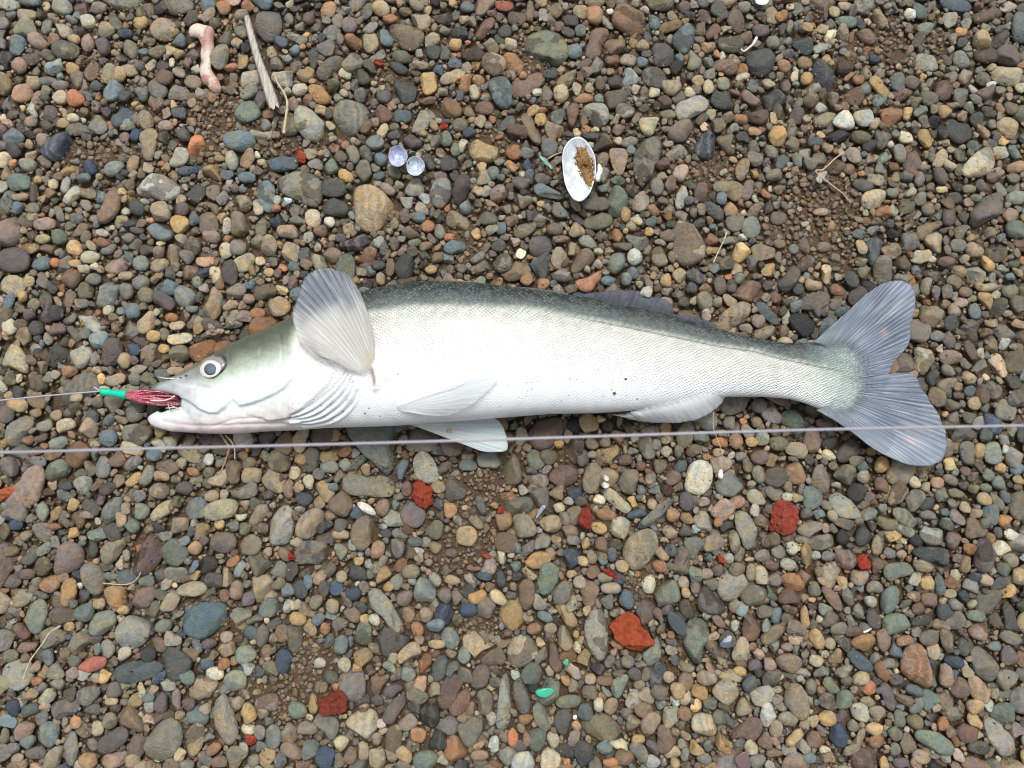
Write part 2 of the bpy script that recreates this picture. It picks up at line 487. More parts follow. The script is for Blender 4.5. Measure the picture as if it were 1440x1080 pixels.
# ------------------------------------------------------------------ read the digitised stones
STONES = """
@0,0
b/o 175,0,170,70,0;G/kdv 45,25,150,70,10;T/r 145,80,115,80,-5;G/od 345,35,120,110,40;Pg/o 540,35,130,80,0;g/t 1000,25,170,110,0;b/o 1160,25,100,90,0
wG/o 490,120,90,95,20;T/o 590,165,100,115,30;y/o 785,120,90,80,0;B/o 705,190,110,55,5;T/k 920,155,185,140,-20;b/a 1005,225,105,100,30;g/o 735,275,145,85,45;n/o 880,285,105,75,-25
nG/o 1235,310,105,165,10;g/o 1355,185,80,75,30;b/k 90,250,110,115,20;P/k 215,230,125,95,30;g/o 370,280,160,110,10;P/o 490,240,80,130,0;p/r 585,260,85,105,-25;P/o 105,365,110,90,40
y/t 400,380,80,75,0;y/o 415,220,80,60,20;T/o 180,465,110,80,0;gP/o 335,475,105,60,0;g/k 880,490,110,130,-30;gb/r 790,520,80,100,0;s/o 700,540,85,65,0;r/o 925,430,105,110,20;T/o 710,390,150,70,10;yT/o 675,420,80,100,10
Oo/t 420,555,115,95,0;TO/k 120,520,125,120,60;sb/a 1010,620,130,95,20;e/od 1390,630,130,140,60;eG/a 720,705,110,85,20;B/kv 330,820,185,180,0;b/a 70,765,150,110,40;P/o 235,790,70,100,10
T/t 835,800,100,215,5;B/o 760,760,85,55,-70;p/o 1025,755,110,80,10;P/o 930,705,90,65,0;b/od 1345,790,185,125,5;G/o 1305,905,75,125,-15;B/o 505,940,95,95,0;Gb/o 640,945,130,85,-35
P/a 190,680,115,70,-15;y/o 350,690,90,60,0;c/o 410,665,80,50,0;eb/r 105,1020,130,100,-15;b/o 470,1000,90,70,0;sb/a 540,480,80,70,-30;g/r 260,150,60,90,10;gb/o 60,80,60,60,0;g/o 15,130,70,80,0
@0,200
wG/vm 745,260 790,190 850,160 920,180 1000,240 1020,260 975,330 860,320 770,300
G/r 365,235,45,120,10;T/o 105,305,120,50,0;b/o 95,370,85,75,0;g/o 175,365,105,70,20;s/o 765,370,90,125,-25;T/r 900,390,105,120,-20;s/k 1095,300,90,160,20;p/o 1025,375,75,85,0
pP/o 20,505,190,170,0;p/o 75,660,190,150,0;P/k 250,460,160,75,0;g/o 330,400,115,55,60;gp/o 430,430,85,70,0;en/o 330,530,95,95,-30;cn/o 240,545,95,60,0;rp/o 770,495,115,45,5;b/o 905,505,145,90,20
y/k 1010,460,110,120,30;P/o 1185,530,125,80,15;g/o 1340,590,95,105,0;r/k 260,600,95,70,10;ro/o 580,560,90,65,0;c/o 505,645,125,75,0;g/o 610,600,120,60,-15;b/r 230,680,105,85,0;O/o 305,675,60,60,0;eG/o 790,680,100,85,0
T/rv 895,690,110,75,-10;b/om 930,815,190,95,5;o/r 1055,720,95,85,0;r/o 395,765,105,120,20;g/o 520,770,100,70,0;T/o 705,750,85,55,0;g/o 795,790,110,95,20;g/o 705,835,90,110,0;s/a 285,815,90,100,0
yT/o 425,680,95,50,5;b/o 45,890,65,125,10;s/k 295,965,155,95,-15;c/o 55,1035,80,95,-20;rp/kd 940,900,150,85,30;b/r 745,945,80,100,-10;T/o 820,1015,140,100,-60;s/o 200,1045,105,85,0;rp/o 325,1055,110,80,0
p/o 1195,1035,165,85,40;p/o 160,970,80,70,0;c/o 600,935,75,75,0;G/o 455,905,90,60,0;y/o 120,870,60,85,0;e/o 1080,935,75,50,0;P/o 1400,880,75,65,0;o/o 960,985,100,55,0;n/o 820,860,110,90,10;b/k 1390,200,110,70,5
b/o 565,305,85,80,0;y/o 210,210,55,50,0;c/o 300,235,60,70,0;n/o 480,530,60,90,5;g/o 715,540,90,60,0;e/a 350,? 
@120,360
p/o 150,545,115,180,5;n/o 525,550,115,125,-20;T/o 165,695,125,75,-15;g/o 275,695,80,80,0;y/o 440,520,70,60,0;o/k 660,535,180,110,-20;y/o 380,450,90,70,0;n/om 905,440,120,95,-60;s/o 290,830,100,130,0;g/a 55,570,60,110,0;B/r 265,525,80,80,0;yP/o 1080,285,150,115,0;o/o 965,320,95,65,10;p/o 440,255,150,85,30;b/o 1190,215,90,90,0;c/o 120,295,75,70,0;n/a 340,690,150,100,30;T/o 220,590,75,110,10;s/o 385,870,90,60,0;r/k 590,90,100,100,20;T/o 1210,420,80,60,0;y/o 1030,90,60,55,0;b/o 255,75,1,1,0
@360,0
pg/o 70,130,150,225,-5;tn/m 735,170 760,135 860,140 945,180 940,240 880,295 800,260 745,215
T/kd 925,115,130,100,0;cy/o 700,45,130,90,50;n/o 830,320,135,80,5;o/o 545,235,125,80,35;G/t 155,430,115,130,0;c/o 245,500,90,80,0;oy/o 360,530,150,100,40;n/o 430,480,95,90,0
G/m 215,600 260,585 330,620 385,690 405,760 400,820 350,825 260,770 210,690
nG/vd 430,600 480,550 600,570 650,630 590,720 520,795 440,760 425,680
r/r 715,635,95,115,-20;s/a 845,510,160,145,10;y/r 970,465,95,135,-10;s/o 805,385,130,60,25;s/k 600,435,110,80,45;y/r 1120,245,80,85,0;s/t 1000,290,90,90,0;T/km 1335,350,150,130,10
b/d 1290,440 1400,420 1440,470 1440,620 1370,620 1320,540
r/o 1290,605,130,90,0;c/o 1225,520,65,100,-10;yT/o 1270,845,180,130,15;n/o 1150,705,95,80,0;B/o 1200,745,80,70,0;e/o 1070,780,70,100,-10;p/o 780,755,100,65,0;p/k 880,800,115,90,20;c/k 705,735,75,90,10
p/o 300,90,80,95,0;pP/o 525,140,90,100,0;g/o 460,115,70,90,0;g/o 185,100,60,80,0;r/o 1290,150,190,75,-55;rR/k 1395,25,120,70,10;b/o 1190,30,100,70,0;g/o 905,25,100,70,35;s/k 1400,170,80,80,0;b/o 700,895,85,80,0
Bb/r 160,920,165,90,-5;e/t 420,940,105,90,-40;y/o 500,985,120,65,35;g/o 545,870,75,125,-20;p/o 975,910,75,105,-15;b/t 730,210,70,130,-20;T/o 90,290,70,80,0;g/o 255,225,75,55,0;b/o 215,280,65,70,0;o/o 755,105,110,60,-15;tg/o 470,220,50,80,0;p/o 720,540,90,80,0;e/o 1125,845,60,80,0
@360,170
b/m 10,345 60,320 100,350 105,440 95,520 40,510 0,430
nG/m 120,330 200,285 330,285 370,340 375,440 350,490 270,470 180,430 125,385
s/o 430,375,145,115,0;s/o 445,490,155,105,10
Ty/vd 525,370 570,345 650,350 740,420 820,470 820,520 740,590 680,630 600,620 560,570 530,450
ng/k 605,275,100,110,0;n/o 770,290,110,75,40;G/o 890,370,140,105,10;P/o 735,380,110,60,35
Gb/m 985,350 1040,310 1090,320 1100,400 1070,490 1010,490 970,430
b/ov 1170,485,85,90,0;b/o 915,540,80,75,0;o/o 965,590,85,75,0;g/o 1035,620,70,100,0;t/k 870,630,95,80,20;b/od 1125,705,150,85,-15;g/o 1245,765,105,60,-30;g/om 1385,800,110,115,0;ks/om 835,820,110,160,5
u/v 450,690 540,660 620,625 640,680 610,740 540,755 480,720
t/k 430,760,110,100,0;PT/o 180,615,130,95,10;rP/t 365,610,100,90,10;G/a 290,660,65,90,10;w/o 415,570,65,70,0;g/o 225,560,90,55,30;s/o 690,810,95,60,0;T/o 700,890,55,95,0;y/o 985,835,85,65,40;t/o 955,705,85,60,0
st/a 775,690,80,80,0;t/a 1025,770,90,100,0;Pt/om 1365,410,95,130,10;y/a 1240,635,75,80,0;b/a 1375,600,70,125,-5;O/o 1090,655,75,50,0;b/o 215,815,75,70,0;yc/o 70,850,60,55,0;n/o 30,600,70,120,0;be/o 1330,290,80,85,0;o/o 110,490,60,55,0;k/a 625,920,80,80,0;e/o 770,? 
@720,0
en/md 65,240 100,180 180,155 270,180 315,240 325,320 260,370 150,375 75,330
to/m 560,100 590,20 640,-10 700,20 750,80 765,170 720,215 640,190 570,140
rP/ 440,170 480,140 550,145 560,190 510,250 500,320 440,340 405,310 430,230
t/o 580,255,120,105,-10;n/o 840,10,150,100,0;b/o 800,115,75,110,-10
b/m 900,210 950,140 1040,105 1050,170 1010,270 970,315 900,260
nG/t 1020,340,90,130,0;sp/k 850,310,120,150,-20;TP/t 655,325,100,90,10;b/o 730,345,80,65,0;r/o 565,340,90,60,0;T/kd 735,260,75,75,0;gs/om 800,435,170,115,35;b/o 940,328,55,65,0;r/o 1130,170,115,75,-40;n/om 1230,240,150,110,10
s/ 1310,320 1350,250 1440,250 1490,320 1460,420 1400,445 1330,410
rt/t 1205,370,160,90,10;oT/kd 1105,265,90,80,0
G/m 390,600 450,575 550,585 550,680 500,730 430,690
G/om 640,615,120,100,0;rP/a 590,725,105,75,-30;cy/k 270,525,105,105,0;t/o 500,465,60,90,0;oP/o 395,550,140,60,0;r/k 340,640,70,160,10;s/o 215,415,100,60,0;y/k 160,670,75,80,0;t/o 110,720,230,75,65;gb/od 210,830,95,120,10
pP/o 960,730,170,115,-35;n/o 880,640,95,60,0
kB/v 1020,830 1100,720 1165,720 1180,850 1100,910 1040,880
s/kd 1190,560,140,120,0;rP/r 1345,550,115,75,35;o/o 1290,665,105,80,20;c/t 800,515,75,65,0;c/a 1000,510,80,70,0;c/o 1105,490,60,90,0
gn/m 690,850 740,770 800,730 860,750 860,830 820,930 780,1040 740,1080 690,1020 675,930
Pt/ 545,830 640,830 655,880 620,1000 590,1000 550,900
t/o 515,900,75,100,20;g/o 520,980,70,110,10;g/o 660,795,120,60,-5;s/o 445,765,115,40,5;B/o 90,925,60,75,0;oT/k 470,80,110,110,0;t/o 100,60,50,150,-5;p/o 1400,170,110,75,0;g/o 1300,40,90,70,0;p/o 970,40,70,85,0;s/k 330,110,120,80,20;s/o 315,180,90,60,30;T/o 440,490,60,70,0;o/o 60,420,55,50,0
@720,170
sg/o 470,470,175,85,0;n/o 485,565,175,95,-10;gb/t 270,500,140,85,30;bg/ 110,360 150,335 200,370 300,420 310,445 230,445 130,420
n/o 70,610,135,90,-25;pt/o 240,610,100,75,0;ps/r 160,700,130,125,-15;t/o 275,665,110,50,0;Ge/od 430,680,125,80,20;w/od 695,765,100,105,20;T/r 340,720,60,75,0;t/k 400,780,150,100,-35
TG/m 900,580 960,545 1030,560 1080,640 1095,740 1060,800 960,830 920,780 900,700
nT/om 835,760,110,130,15;t/a 880,640,120,80,0;s/o 900,580,85,45,-10;G/ 950,310 990,330 995,420 960,510 915,490 930,400
OP/ 345,900 440,840 510,830 520,880 470,930 440,970 385,960
g/om 275,875,130,65,10;oP/o 175,920,85,75,0;oT/k 80,890,80,80,0;n/o 335,945,80,60,0;b/o 545,900,100,60,0;gb/o 640,890,75,75,0;s/ov 1040,870,135,85,30;eG/o 1350,595,110,125,0;p/o 1240,930,70,95,0;pt/o 1175,930,75,130,-10;e/o 1280,885,65,65,0
oT/k 1230,490,100,90,0;n/a 1030,510,65,80,0;y/o 770,620,60,55,0;oT/o 640,520,60,110,0;g/o 815,370,80,110,0;y/k 870,900,80,80,0;s/o 970,1020,80,60,0;b/o 1180,435,65,80,0;tp/o 620,705,140,55,0;s/o 1010,940,70,80,0;n/o 1005,950,60,70,0;o/k 590,640,100,70,20;t/k 620,900,60,60,0;p/o 45,350,110,80,10
@1080,0
e/o 445,120,135,75,5;cn/o 380,60,70,75,0;r/o 565,200,125,90,25;eG/ 820,150 940,95 940,150 900,210 850,190;Bb/o 1060,25,190,80,10
Tp/m 1130,110 1200,40 1280,10 1370,70 1300,100 1170,140
bs/o 1430,150,110,190,0;yO/o 1090,175,75,65,0;Ty/o 1215,220,120,110,0;p/od 1350,310,150,130,10;gG/o 1090,335,95,125,-35;B/o 600,330,65,60,0
r/m 400,330 440,305 495,330 480,400 430,440 385,410
oP/o 95,370,90,80,20;t/o 210,350,90,80,0;y/o 215,440,90,75,-15;or/o 515,445,80,60,0;p/o 100,485,60,80,0;r/ 920,450 1010,450 1050,510 1030,570 960,560 930,500;sn/ 850,510 910,500 975,550 930,600 870,590
pt/o 815,455,90,90,20;eb/o 555,500,80,75,0;be/a 630,555,100,80,-30;w/d 355,680 420,610 510,630 515,690 460,740 380,710
G/o 540,660,110,115,0;ns/o 525,770,120,85,0;sg/ 590,740 650,725 710,740 680,820 620,860;ks/o 575,820,95,75,-5;T/o 600,695,80,50,-50
y/ 950,590 1010,588 1065,630 990,680 955,650;y/a 785,640,90,90,0;s/k 1080,735,170,130,10
cG/v 1085,950 1180,850 1250,815 1290,950 1200,995 1110,1000
y/ -10,760 30,700 90,705 108,760 90,830 30,830;g/o 20,850,80,90,0;eg/o 175,895,70,110,5;gt/t 240,920,80,80,0;sb/o 265,795,100,60,0;g/o 40,985,115,80,-20;rt/o 235,570,80,80,0;t/a 370,560,80,100,0
oT/o 1395,940,110,75,-10;p/o 970,985,85,115,-15;g/o 855,1005,60,100,0;g/ov 740,860,70,120,-10;w/o 1260,475,65,50,0;eb/a 1390,850,80,90,0;n/o 1385,1000,75,60,0;g/o 125,150,45,100,5;s/o 85,165,50,85,15;g/o 30,235,90,80,0;o/k 80,90,90,60,-30;w/o 805,75,75,70,0;t/o 540,30,1,1,0
@1080,170
cT/ov 595,435,155,115,-45;g/o 705,400,80,70,0
pg/d 1140,530 1190,420 1270,385 1340,400 1330,500 1240,600 1180,670 1150,640
eG/o 1400,430,130,85,0;es/o 1395,610,120,110,0;g/o 1135,380,100,50,0;c/o 975,385,70,45,0;t/o 900,495,80,80,0;p/t 1020,540,80,120,0;pt/r 60,545,100,80,0;tg/om 205,805,150,75,-35;Ty/r 265,920,110,85,0;pt/t 205,700,85,95,0;g/od 140,720,65,60,0;t/o 65,690,80,55,0
nt/o 315,705,85,70,0;n/r 385,765,65,80,0;y/o 1235,805,130,60,60;TP/o 1165,725,110,90,20;g/od 1075,700,110,75,20;r/o 1000,790,110,65,-10;Tn/o 1075,845,90,90,0;pt/om 930,865,120,85,10;T/r 1225,930,140,60,0;en/o 1365,955,105,90,0;G/om 1010,960,65,90,0
Tn/o 895,930,85,110,15;e/o 1395,805,90,55,0;t/o 1115,960,90,70,-10;b/o 1365,875,60,50,0;sg/k 535,355,150,80,-10;s/r 690,575,45,75,5;sb/o 515,635,90,60,0;c/o 920,775,55,45,0;n/o 545,850,80,80,0;ro/o 400,950,100,80,10;r/k 45,990,80,75,0;s/om 170,945,75,65,0;P/k 300,510,110,50,0
@700,380
Tn/vd 1235,270 1300,210 1390,165 1440,190 1430,250 1340,330 1260,310
@1020,380
k/d 350,250 420,235 500,255 505,340 450,390 390,345
Tn/o 215,350,170,85,-15;t/o 330,345,65,80,0;Pp/o 185,285,80,80,0;sb/ 160,190 210,165 340,290 300,320 230,280;r/a 285,150,75,70,0;p/o 45,90,65,90,0;yT/o 505,75,105,85,10;r/o 645,105,90,75,20;p/o 520,235,65,70,0;s/o 745,140,140,90,-50
Tn/o 1170,250,150,140,0;pt/ 930,570 970,490 1030,445 1070,500 1060,570 1000,590
cT/vm 1050,430 1110,420 1190,440 1195,500 1140,560 1130,595 1085,590 1075,490
tP/o 1275,490,150,90,5;p/a 1265,385,80,130,-20;pr/r 1385,455,145,55,65;g/ov 1255,565,115,65,20;T/r 1370,605,105,70,30;gb/o 1195,370,90,65,10;Tn/o 1150,95,100,90,0;be/o 1410,230,80,100,0
n/o 1270,760,110,80,0;sb/o 1380,685,75,75,0;pr/o 1320,705,70,65,0;T/o 1400,750,80,80,0;gn/o 30,860,90,90,0;nT/o 175,855,70,65,0;gn/o 190,765,105,90,0;rP/o 490,960,95,175,0;n/o 300,970,110,100,0;ks/od 595,975,115,80,-20;To/o 60,965,95,85,20;r/o 560,860,110,60,0;O/o 100,850,45,45,0
s/a 100,? 
@1080,600
Tg/kd 165,130,130,90,10;gn/a 500,190,100,95,0;y/o 640,215,95,105,-10;n/k 435,270,115,120,10;GT/o 540,285,80,85,0;be/t 255,400,130,130,10
pg/o 215,490,80,65,0;G/d 340,390 400,350 440,370 540,480 535,520 400,515 360,450
ks/o 500,370,120,110,0;r/ 580,290 640,275 690,330 680,410 620,380
Tt/m 700,330 740,290 800,290 825,350 770,420 690,455 670,430
cG/o 825,310,70,75,0;Tg/o 240,575,150,95,-5;T/o 365,500,65,75,0;g/r 300,650,155,80,-10;k/o 425,625,85,95,0;s/t 530,615,100,120,0;Tn/om 620,670,75,130,5;n/o 670,540,135,85,20;n/ov 770,510,150,90,40;Ge/r 770,585,125,60,25
s/a 900,430,130,90,-15;g/r 905,500,110,60,10;G/om 930,610,145,120,5;e/om 1010,545,115,75,20;pr/o 1050,640,95,105,0;t/t 1165,575,120,120,0
p/m 1160,730 1180,640 1240,620 1300,700 1260,790 1200,840 1160,790
bs/dm 790,700 860,675 980,675 1040,710 1065,790 1000,810 900,770
eg/od 735,815,175,110,0;nT/o 865,785,135,70,15;rp/ov 440,745,135,115,10;yT/o 220,725,75,160,-5;g/o 65,705,95,80,0;G/o 115,775,95,75,10;rp/o 30,780,105,65,20
o/ 60,850 100,820 180,830 215,890 180,940 110,930
n/o 260,915,75,110,-15;rP/o 370,970,185,70,55;PT/o 525,850,120,100,10
eb/d 620,1010 640,940 720,880 785,880 780,930 720,1020 680,1060 625,1050
g/o 600,905,95,85,0;gb/o 450,955,110,65,65;G/ov 570,985,85,70,0;y/o 900,880,80,90,0;o/r 1040,880,95,75,25;Tt/o 820,960,85,75,0;rt/r 905,975,95,85,0;sb/t 970,900,60,150,0;sB/o 995,1040,105,100,0;nG/o 1065,1000,105,75,25
T/o 1150,1000,60,60,0;B/o 1165,850,90,60,0;eG/o 1270,150,100,140,10;gs/o 1125,145,95,135,0;y/o 1310,235,70,70,0;b/o 1410,240,90,80,0;Gn/a 1340,70,90,80,0;gn/o 1025,300,100,65,20;oP/o 950,315,85,65,0;T/o 895,340,60,65,0;Ty/o 1215,405,90,75,20;e/o 1225,345,85,55,20;en/o 1240,270,70,90,-20
eb/o 1300,320,80,95,10;bs/a 1350,390,90,90,0;T/a 1115,455,90,70,0;n/k 1060,370,110,60,0;oy/k 1340,530,90,80,0;n/k 1220,545,80,60,0;w/k 1372,605,80,70,0;gn/o 1365,755,105,85,0;T/o 1420,850,90,120,0;o/o 1140,690,85,70,20;r/a 1120,250,80,60,0;n/o 1290,420,130,60,60;n/om 1160,350,80,60,0;bB/o 1000,480,75,50,0;k/o 840,640,90,70,0
g/o 60,90,110,95,0;c/o 110,395,70,55,0;b/o 85,205,1,1,0;g/o 590,430,1,1,0;g/a 690,715,90,80,-40;P/o 750,720,60,60,0
@1080,810
e/k 725,275,150,140,0;sk/od 865,255,140,70,-20;p/o 595,245,80,140,-15;g/o 515,200,70,90,-10;eG/a 325,190,90,90,0;yt/o 215,235,60,150,0;b/o 50,225,85,105,0
y/ 215,370 240,295 290,295 325,370 325,420 270,415
oy/ 460,370 530,325 590,325 615,390 560,440 490,410
Pr/ 610,310 670,290 715,400 650,445 620,400
r/o 480,315,105,70,0;g/o 400,300,115,75,-20
or/v 750,480 790,390 870,375 910,480 920,600 880,635 790,600 755,550
tg/ 965,310 1020,290 1070,340 1050,430 1010,445 980,390
Pt/m 1125,310 1180,255 1270,255 1280,350 1210,370 1140,345
gn/ 1140,420 1180,390 1250,405 1300,470 1290,600 1240,615 1160,540
s/ 1330,280 1330,180 1360,140 1420,230 1440,340 1340,310
gn/o 1370,350,155,75,15;g/ 1290,600 1300,540 1370,515 1420,560 1420,640 1340,660
To/v 1125,570 1180,555 1250,640 1250,700 1220,730 1140,680
Bk/o 1050,490,130,80,10;Pt/o 1000,560,80,150,0;pr/o 1080,630,110,120,0;T/o 935,420,75,115,0;to/o 770,370,105,70,-15;tP/od 120,490,145,105,10;P/o 10,490,75,110,0;cT/o 275,475,90,75,0;Bb/o 520,480,185,80,38;ro/o 645,535,120,85,50
Tc/o 530,575,130,80,-15;gn/ov 425,540,170,65,-18;p/o 730,595,90,80,0
Tn/ 80,620 110,580 180,600 235,690 235,790 190,820 120,760 80,690
g/o 245,630,70,105,0;e/o 360,620,120,80,50;e/r 435,700,100,110,0;y/ 275,790 330,735 400,785 380,840 310,850
ny/a 570,700,110,90,0;yT/o 600,860,105,75,0;p/o 680,680,175,70,75;tr/k 760,695,130,60,20;bB/o 820,645,100,70,15;eb/ 870,650 940,630 995,690 930,740 880,775
ge/o 835,730,120,65,-45;ge/t 740,810,75,110,0;B/k 400,900,115,140,0;yT/o 150,910,125,65,-40;rt/r 255,925,95,105,0;Tn/o 45,860,75,110,10;be/o 230,1025,80,80,0;rP/k 40,1000,110,60,10
tT/ 390,1000 460,950 530,860 570,840 560,910 500,990 430,1030
or/o 615,930,100,75,-10;n/a 725,890,120,90,20;g/o 715,975,60,80,0;e/d 815,880 850,860 960,880 1040,940 1060,1000 1000,1020 900,970 830,920
o/o 985,830,70,95,0;r/o 1125,885,120,110,0;sg/o 1185,970,140,85,0;rP/o 1170,1060,180,80,10;es/o 1330,775,150,120,0;Gp/ 1225,800 1290,810 1340,850 1420,970 1440,1050 1330,1040 1240,930
gp/o 1420,700,110,150,0;Ty/o 1170,740,130,90,0;PT/o 865,1020,110,80,10;p/od 745,1050,100,60,0;y/o 655,1055,55,90,0;b/o 1275,395,80,60,0;e/om 1180,225,155,65,5;g/o 680,490,90,55,0;n/o 210,445,50,60,0;Pp/o 105,400,80,50,0;p/o 1370,450,120,120,10;c/o 320,980,75,50,20;T/o 355,380,80,70,0
@720,810
GT/m -40,430 0,350 60,330 130,350 155,410 110,490 40,525 -20,500
tr/o 80,110,105,190,5;gp/o 290,95,155,100,-50;tr/t 435,95,100,150,0;yt/o 305,220,180,80,50;b/k 180,230,110,65,20;or/o 125,300,90,65,0;nT/ 225,310 290,270 330,310 360,380 310,425 260,400
Gt/m 400,300 430,210 500,180 530,240 545,350 545,440 510,500 460,450 420,380
bB/o 640,130,95,120,-10;GP/k 555,70,125,90,-10;en/o 880,95,150,160,0;pg/m 1045,140 1060,80 1090,50 1220,160 1200,200 1130,220 1050,200
Gn/o 1370,115,170,125,0;eg/ 960,400 970,300 1020,235 1090,245 1115,320 1090,420 1060,510 1010,530 970,480
Tc/d 1240,430 1280,340 1320,345 1340,400 1335,490 1280,515 1240,490
rt/k 1350,290,110,180,0;rP/o 1165,255,115,55,40;G/a 1260,280,80,70,0;Tn/ov 1095,575,130,90,15;TG/d 1115,660 1160,600 1220,575 1290,650 1270,700 1200,730
sb/o 1340,605,95,110,0;Tn/o 1300,740,100,115,0;r/d 1195,880 1250,850 1350,790 1410,810 1410,880 1350,940 1290,900 1210,925
cT/v 1005,820 1050,765 1130,780 1165,860 1140,925 1080,920 1010,870
ot/o 970,775,85,80,0;n/o 1165,795,70,95,0;tr/o 980,600,90,120,0;yT/o 930,645,95,105,0;sB/v 770,600 800,500 860,455 900,490 850,590 790,640
eg/ 725,440 780,400 820,320 840,400 840,470 770,520
gp/o 650,480,85,75,0;eG/ 540,640 560,590 640,550 670,580 610,690 560,690
p/o 690,555,85,80,20;rt/o 520,590,105,60,0;T/o 440,580,70,65,0;nT/a 345,625,85,70,-45;nt/a 445,670,110,110,0;ne/o 320,710,150,80,-5;eg/ 110,740 150,705 200,740 235,850 190,885 130,830
sp/o 290,825,105,150,-5;sb/ 360,810 380,720 430,710 475,790 460,825;Tt/a 560,720,100,130,0;c/o 490,725,65,80,0;tP/o 785,840,115,150,10;tr/o 740,755,110,90,0;Tn/t 685,830,90,130,10;gc/k 890,790,110,120,30;rt/t 860,920,100,160,0
be/r 525,970,100,85,-30;s/k 410,1000,120,140,0;cT/o 230,925,80,100,0;c/ov 215,1040,115,140,0;rP/o 80,920,60,90,-20;O/o 5,910,60,110,0;t/o 630,1020,120,90,0;o/o 555,1050,90,60,0;G/o 790,1045,100,80,0;o/a 830,990,65,80,0;Ty/o 920,1050,70,60,0;g/o 970,1000,60,80,0;g/o 1080,1035,90,85,0;g/o 1380,1040,110,80,0
sg/ 0,620 30,580 80,640 110,720 70,790 20,760;se/o 115,550,135,110,-35;rp/o 245,470,200,75,75;P/a 580,425,60,65,20;Gb/k 1040,490,1,1,0;y/o 1280,540,80,60,0;p/k 1365,505,90,70,-20;p/o 905,370,85,50,10;pt/o 830,650,100,100,0;y/o 710,920,80,60,10;o/o 895,330,50,50,0;T/o 880,570,70,70,0;n/a 580,210,75,65,0;y/o 980,90,60,70,0;r/o 820,215,60,75,-10;s/o 600,? 
@360,810
Gn/ 620,90 660,65 710,90 780,180 840,270 860,340 810,330 720,260 640,170
sp/md 700,250 740,260 800,330 880,350 860,380 780,430 740,460 690,430 670,340
cw/o 665,250,65,85,-10;en/ 550,380 570,270 620,250 655,300 660,390 600,400
eb/ 430,410 450,345 500,320 520,370 510,440 450,445
yn/o 600,465,120,120,0;GT/o 495,500,80,90,0;eG/ 695,490 740,465 790,510 790,565 740,560
eG/ 800,520 830,510 905,525 905,570 860,600 810,580
TP/ 785,450 850,380 900,370 940,420 890,480 810,500
o/o 950,495,75,145,15;sb/o 1030,510,95,180,15;yT/r 1015,385,95,55,0;o/o 905,300,75,90,-20;PT/o 955,220,85,110,15;eb/o 1090,350,100,130,-20;eG/o 1170,445,80,110,0;pP/r 840,125,105,95,0
gt/o 1060,115,95,100,0;B/o 1195,190,110,100,0;yo/o 1245,120,130,80,-15;cy/ 1305,80 1340,55 1425,130 1410,170 1330,155
be/o 70,180,140,105,-10;B/od 155,475,95,160,0;y/o 235,240,105,80,10;gn/o 340,150,85,90,0;nc/o 430,170,80,90,0;b/o 350,245,90,65,-40;o/o 385,300,65,75,0;pg/o 35,340,80,130,0;G/o 360,495,70,75,0;tP/t 70,705,135,95,5;e/o 235,755,130,85,35
cT/vd 480,850 560,750 640,730 690,780 695,850 600,940 500,890
rt/ 610,640 640,570 700,550 740,590 700,680 630,670
p/ 710,790 740,720 810,670 850,680 840,780 760,840 715,820
rs/ 1020,680 1050,580 1120,555 1190,600 1150,660 1090,760 1030,750
r/od 1150,715,180,95,-55;pt/o 1260,570,110,140,10;tg/ 1230,650 1310,635 1340,700 1320,790 1240,790
n/o 910,680,140,90,20;ng/ 1130,840 1180,800 1280,800 1285,870 1200,985 1140,900
or/ 1050,930 1100,890 1150,920 1195,990 1190,1040 1120,1055 1060,1020
w/ov 1340,945,75,105,0;O/o 1425,905,60,110,0;Ge/d 1370,600 1410,520 1440,520 1440,700 1430,850 1400,905 1350,870 1360,740
nT/m 720,920 750,840 820,840 825,920 790,1050 740,1040
ot/r 910,895,100,85,10;k/ 900,750 970,720 1030,740 1040,820 990,860 920,820
c/o 475,945,100,95,0;gb/d 255,1000 270,920 340,910 370,980 330,1050 270,1050
gb/o 95,905,90,140,0;B/od 390,1020,120,120,0;Tn/r 680,1030,100,110,0;T/o 600,985,75,110,-10;t/o 530,1010,90,100,0;eb/o 955,1040,150,110,0;yT/o 830,1010,120,85,50;tP/o 1255,1010,120,60,0;sn/kd 420,565,90,100,0;t/k 540,220,100,110,0;s/o 595,180,85,60,25
p/k 780,640,130,80,-25;s/k 800,630,1,1,0;Pt/o 700,450,1,1,0;r/o 530,190,1,1,0;g/kd 280,860,130,80,10;y/o 320,720,60,130,0;g/o 680,920,70,80,0;y/a 570,520,60,80,0;t/o 50,? 
@360,600
G/v 50,660 70,530 110,420 160,405 195,450 205,600 190,685 100,670
Tg/v 215,590 240,500 310,455 385,470 380,540 310,640 230,625
tp/o 475,440,140,155,0;tn/ 525,590 560,520 630,490 690,520 690,600 620,690 580,700 530,640
Pr/o 180,350,75,115,0;c/ 255,290 300,260 330,290 315,370 270,350
sB/r 270,400,100,80,30;cy/o 225,650,90,65,0;Ge/a 500,220,80,90,0;Ge/k 410,225,115,75,20
gb/d 480,0 600,-30 810,-10 800,100 770,270 740,300 650,200 560,110
b/o 820,245,145,75,-65;G/ 880,180 940,120 1000,180 1040,300 960,320 890,290
sB/rv 1050,130,170,65,5;be/o 1190,220,120,70,5;gb/o 1315,190,145,110,0
st/ 1060,400 1070,290 1100,270 1190,350 1180,400 1100,425 1060,415
yO/ 1040,430 1120,430 1140,480 1095,525 1050,500
rp/o 850,350,70,90,0;T/k 1025,340,90,75,0;yT/o 1185,615,120,115,0;ng/kd 1000,580,115,110,0;Pr/o 710,455,85,105,15;be/a 785,440,80,65,20;Bb/r 570,480,80,85,20;bG/t 585,375,90,50,5;Ty/o 475,610,105,65,0
eg/ 440,650 480,660 525,690 500,740 460,770 440,720
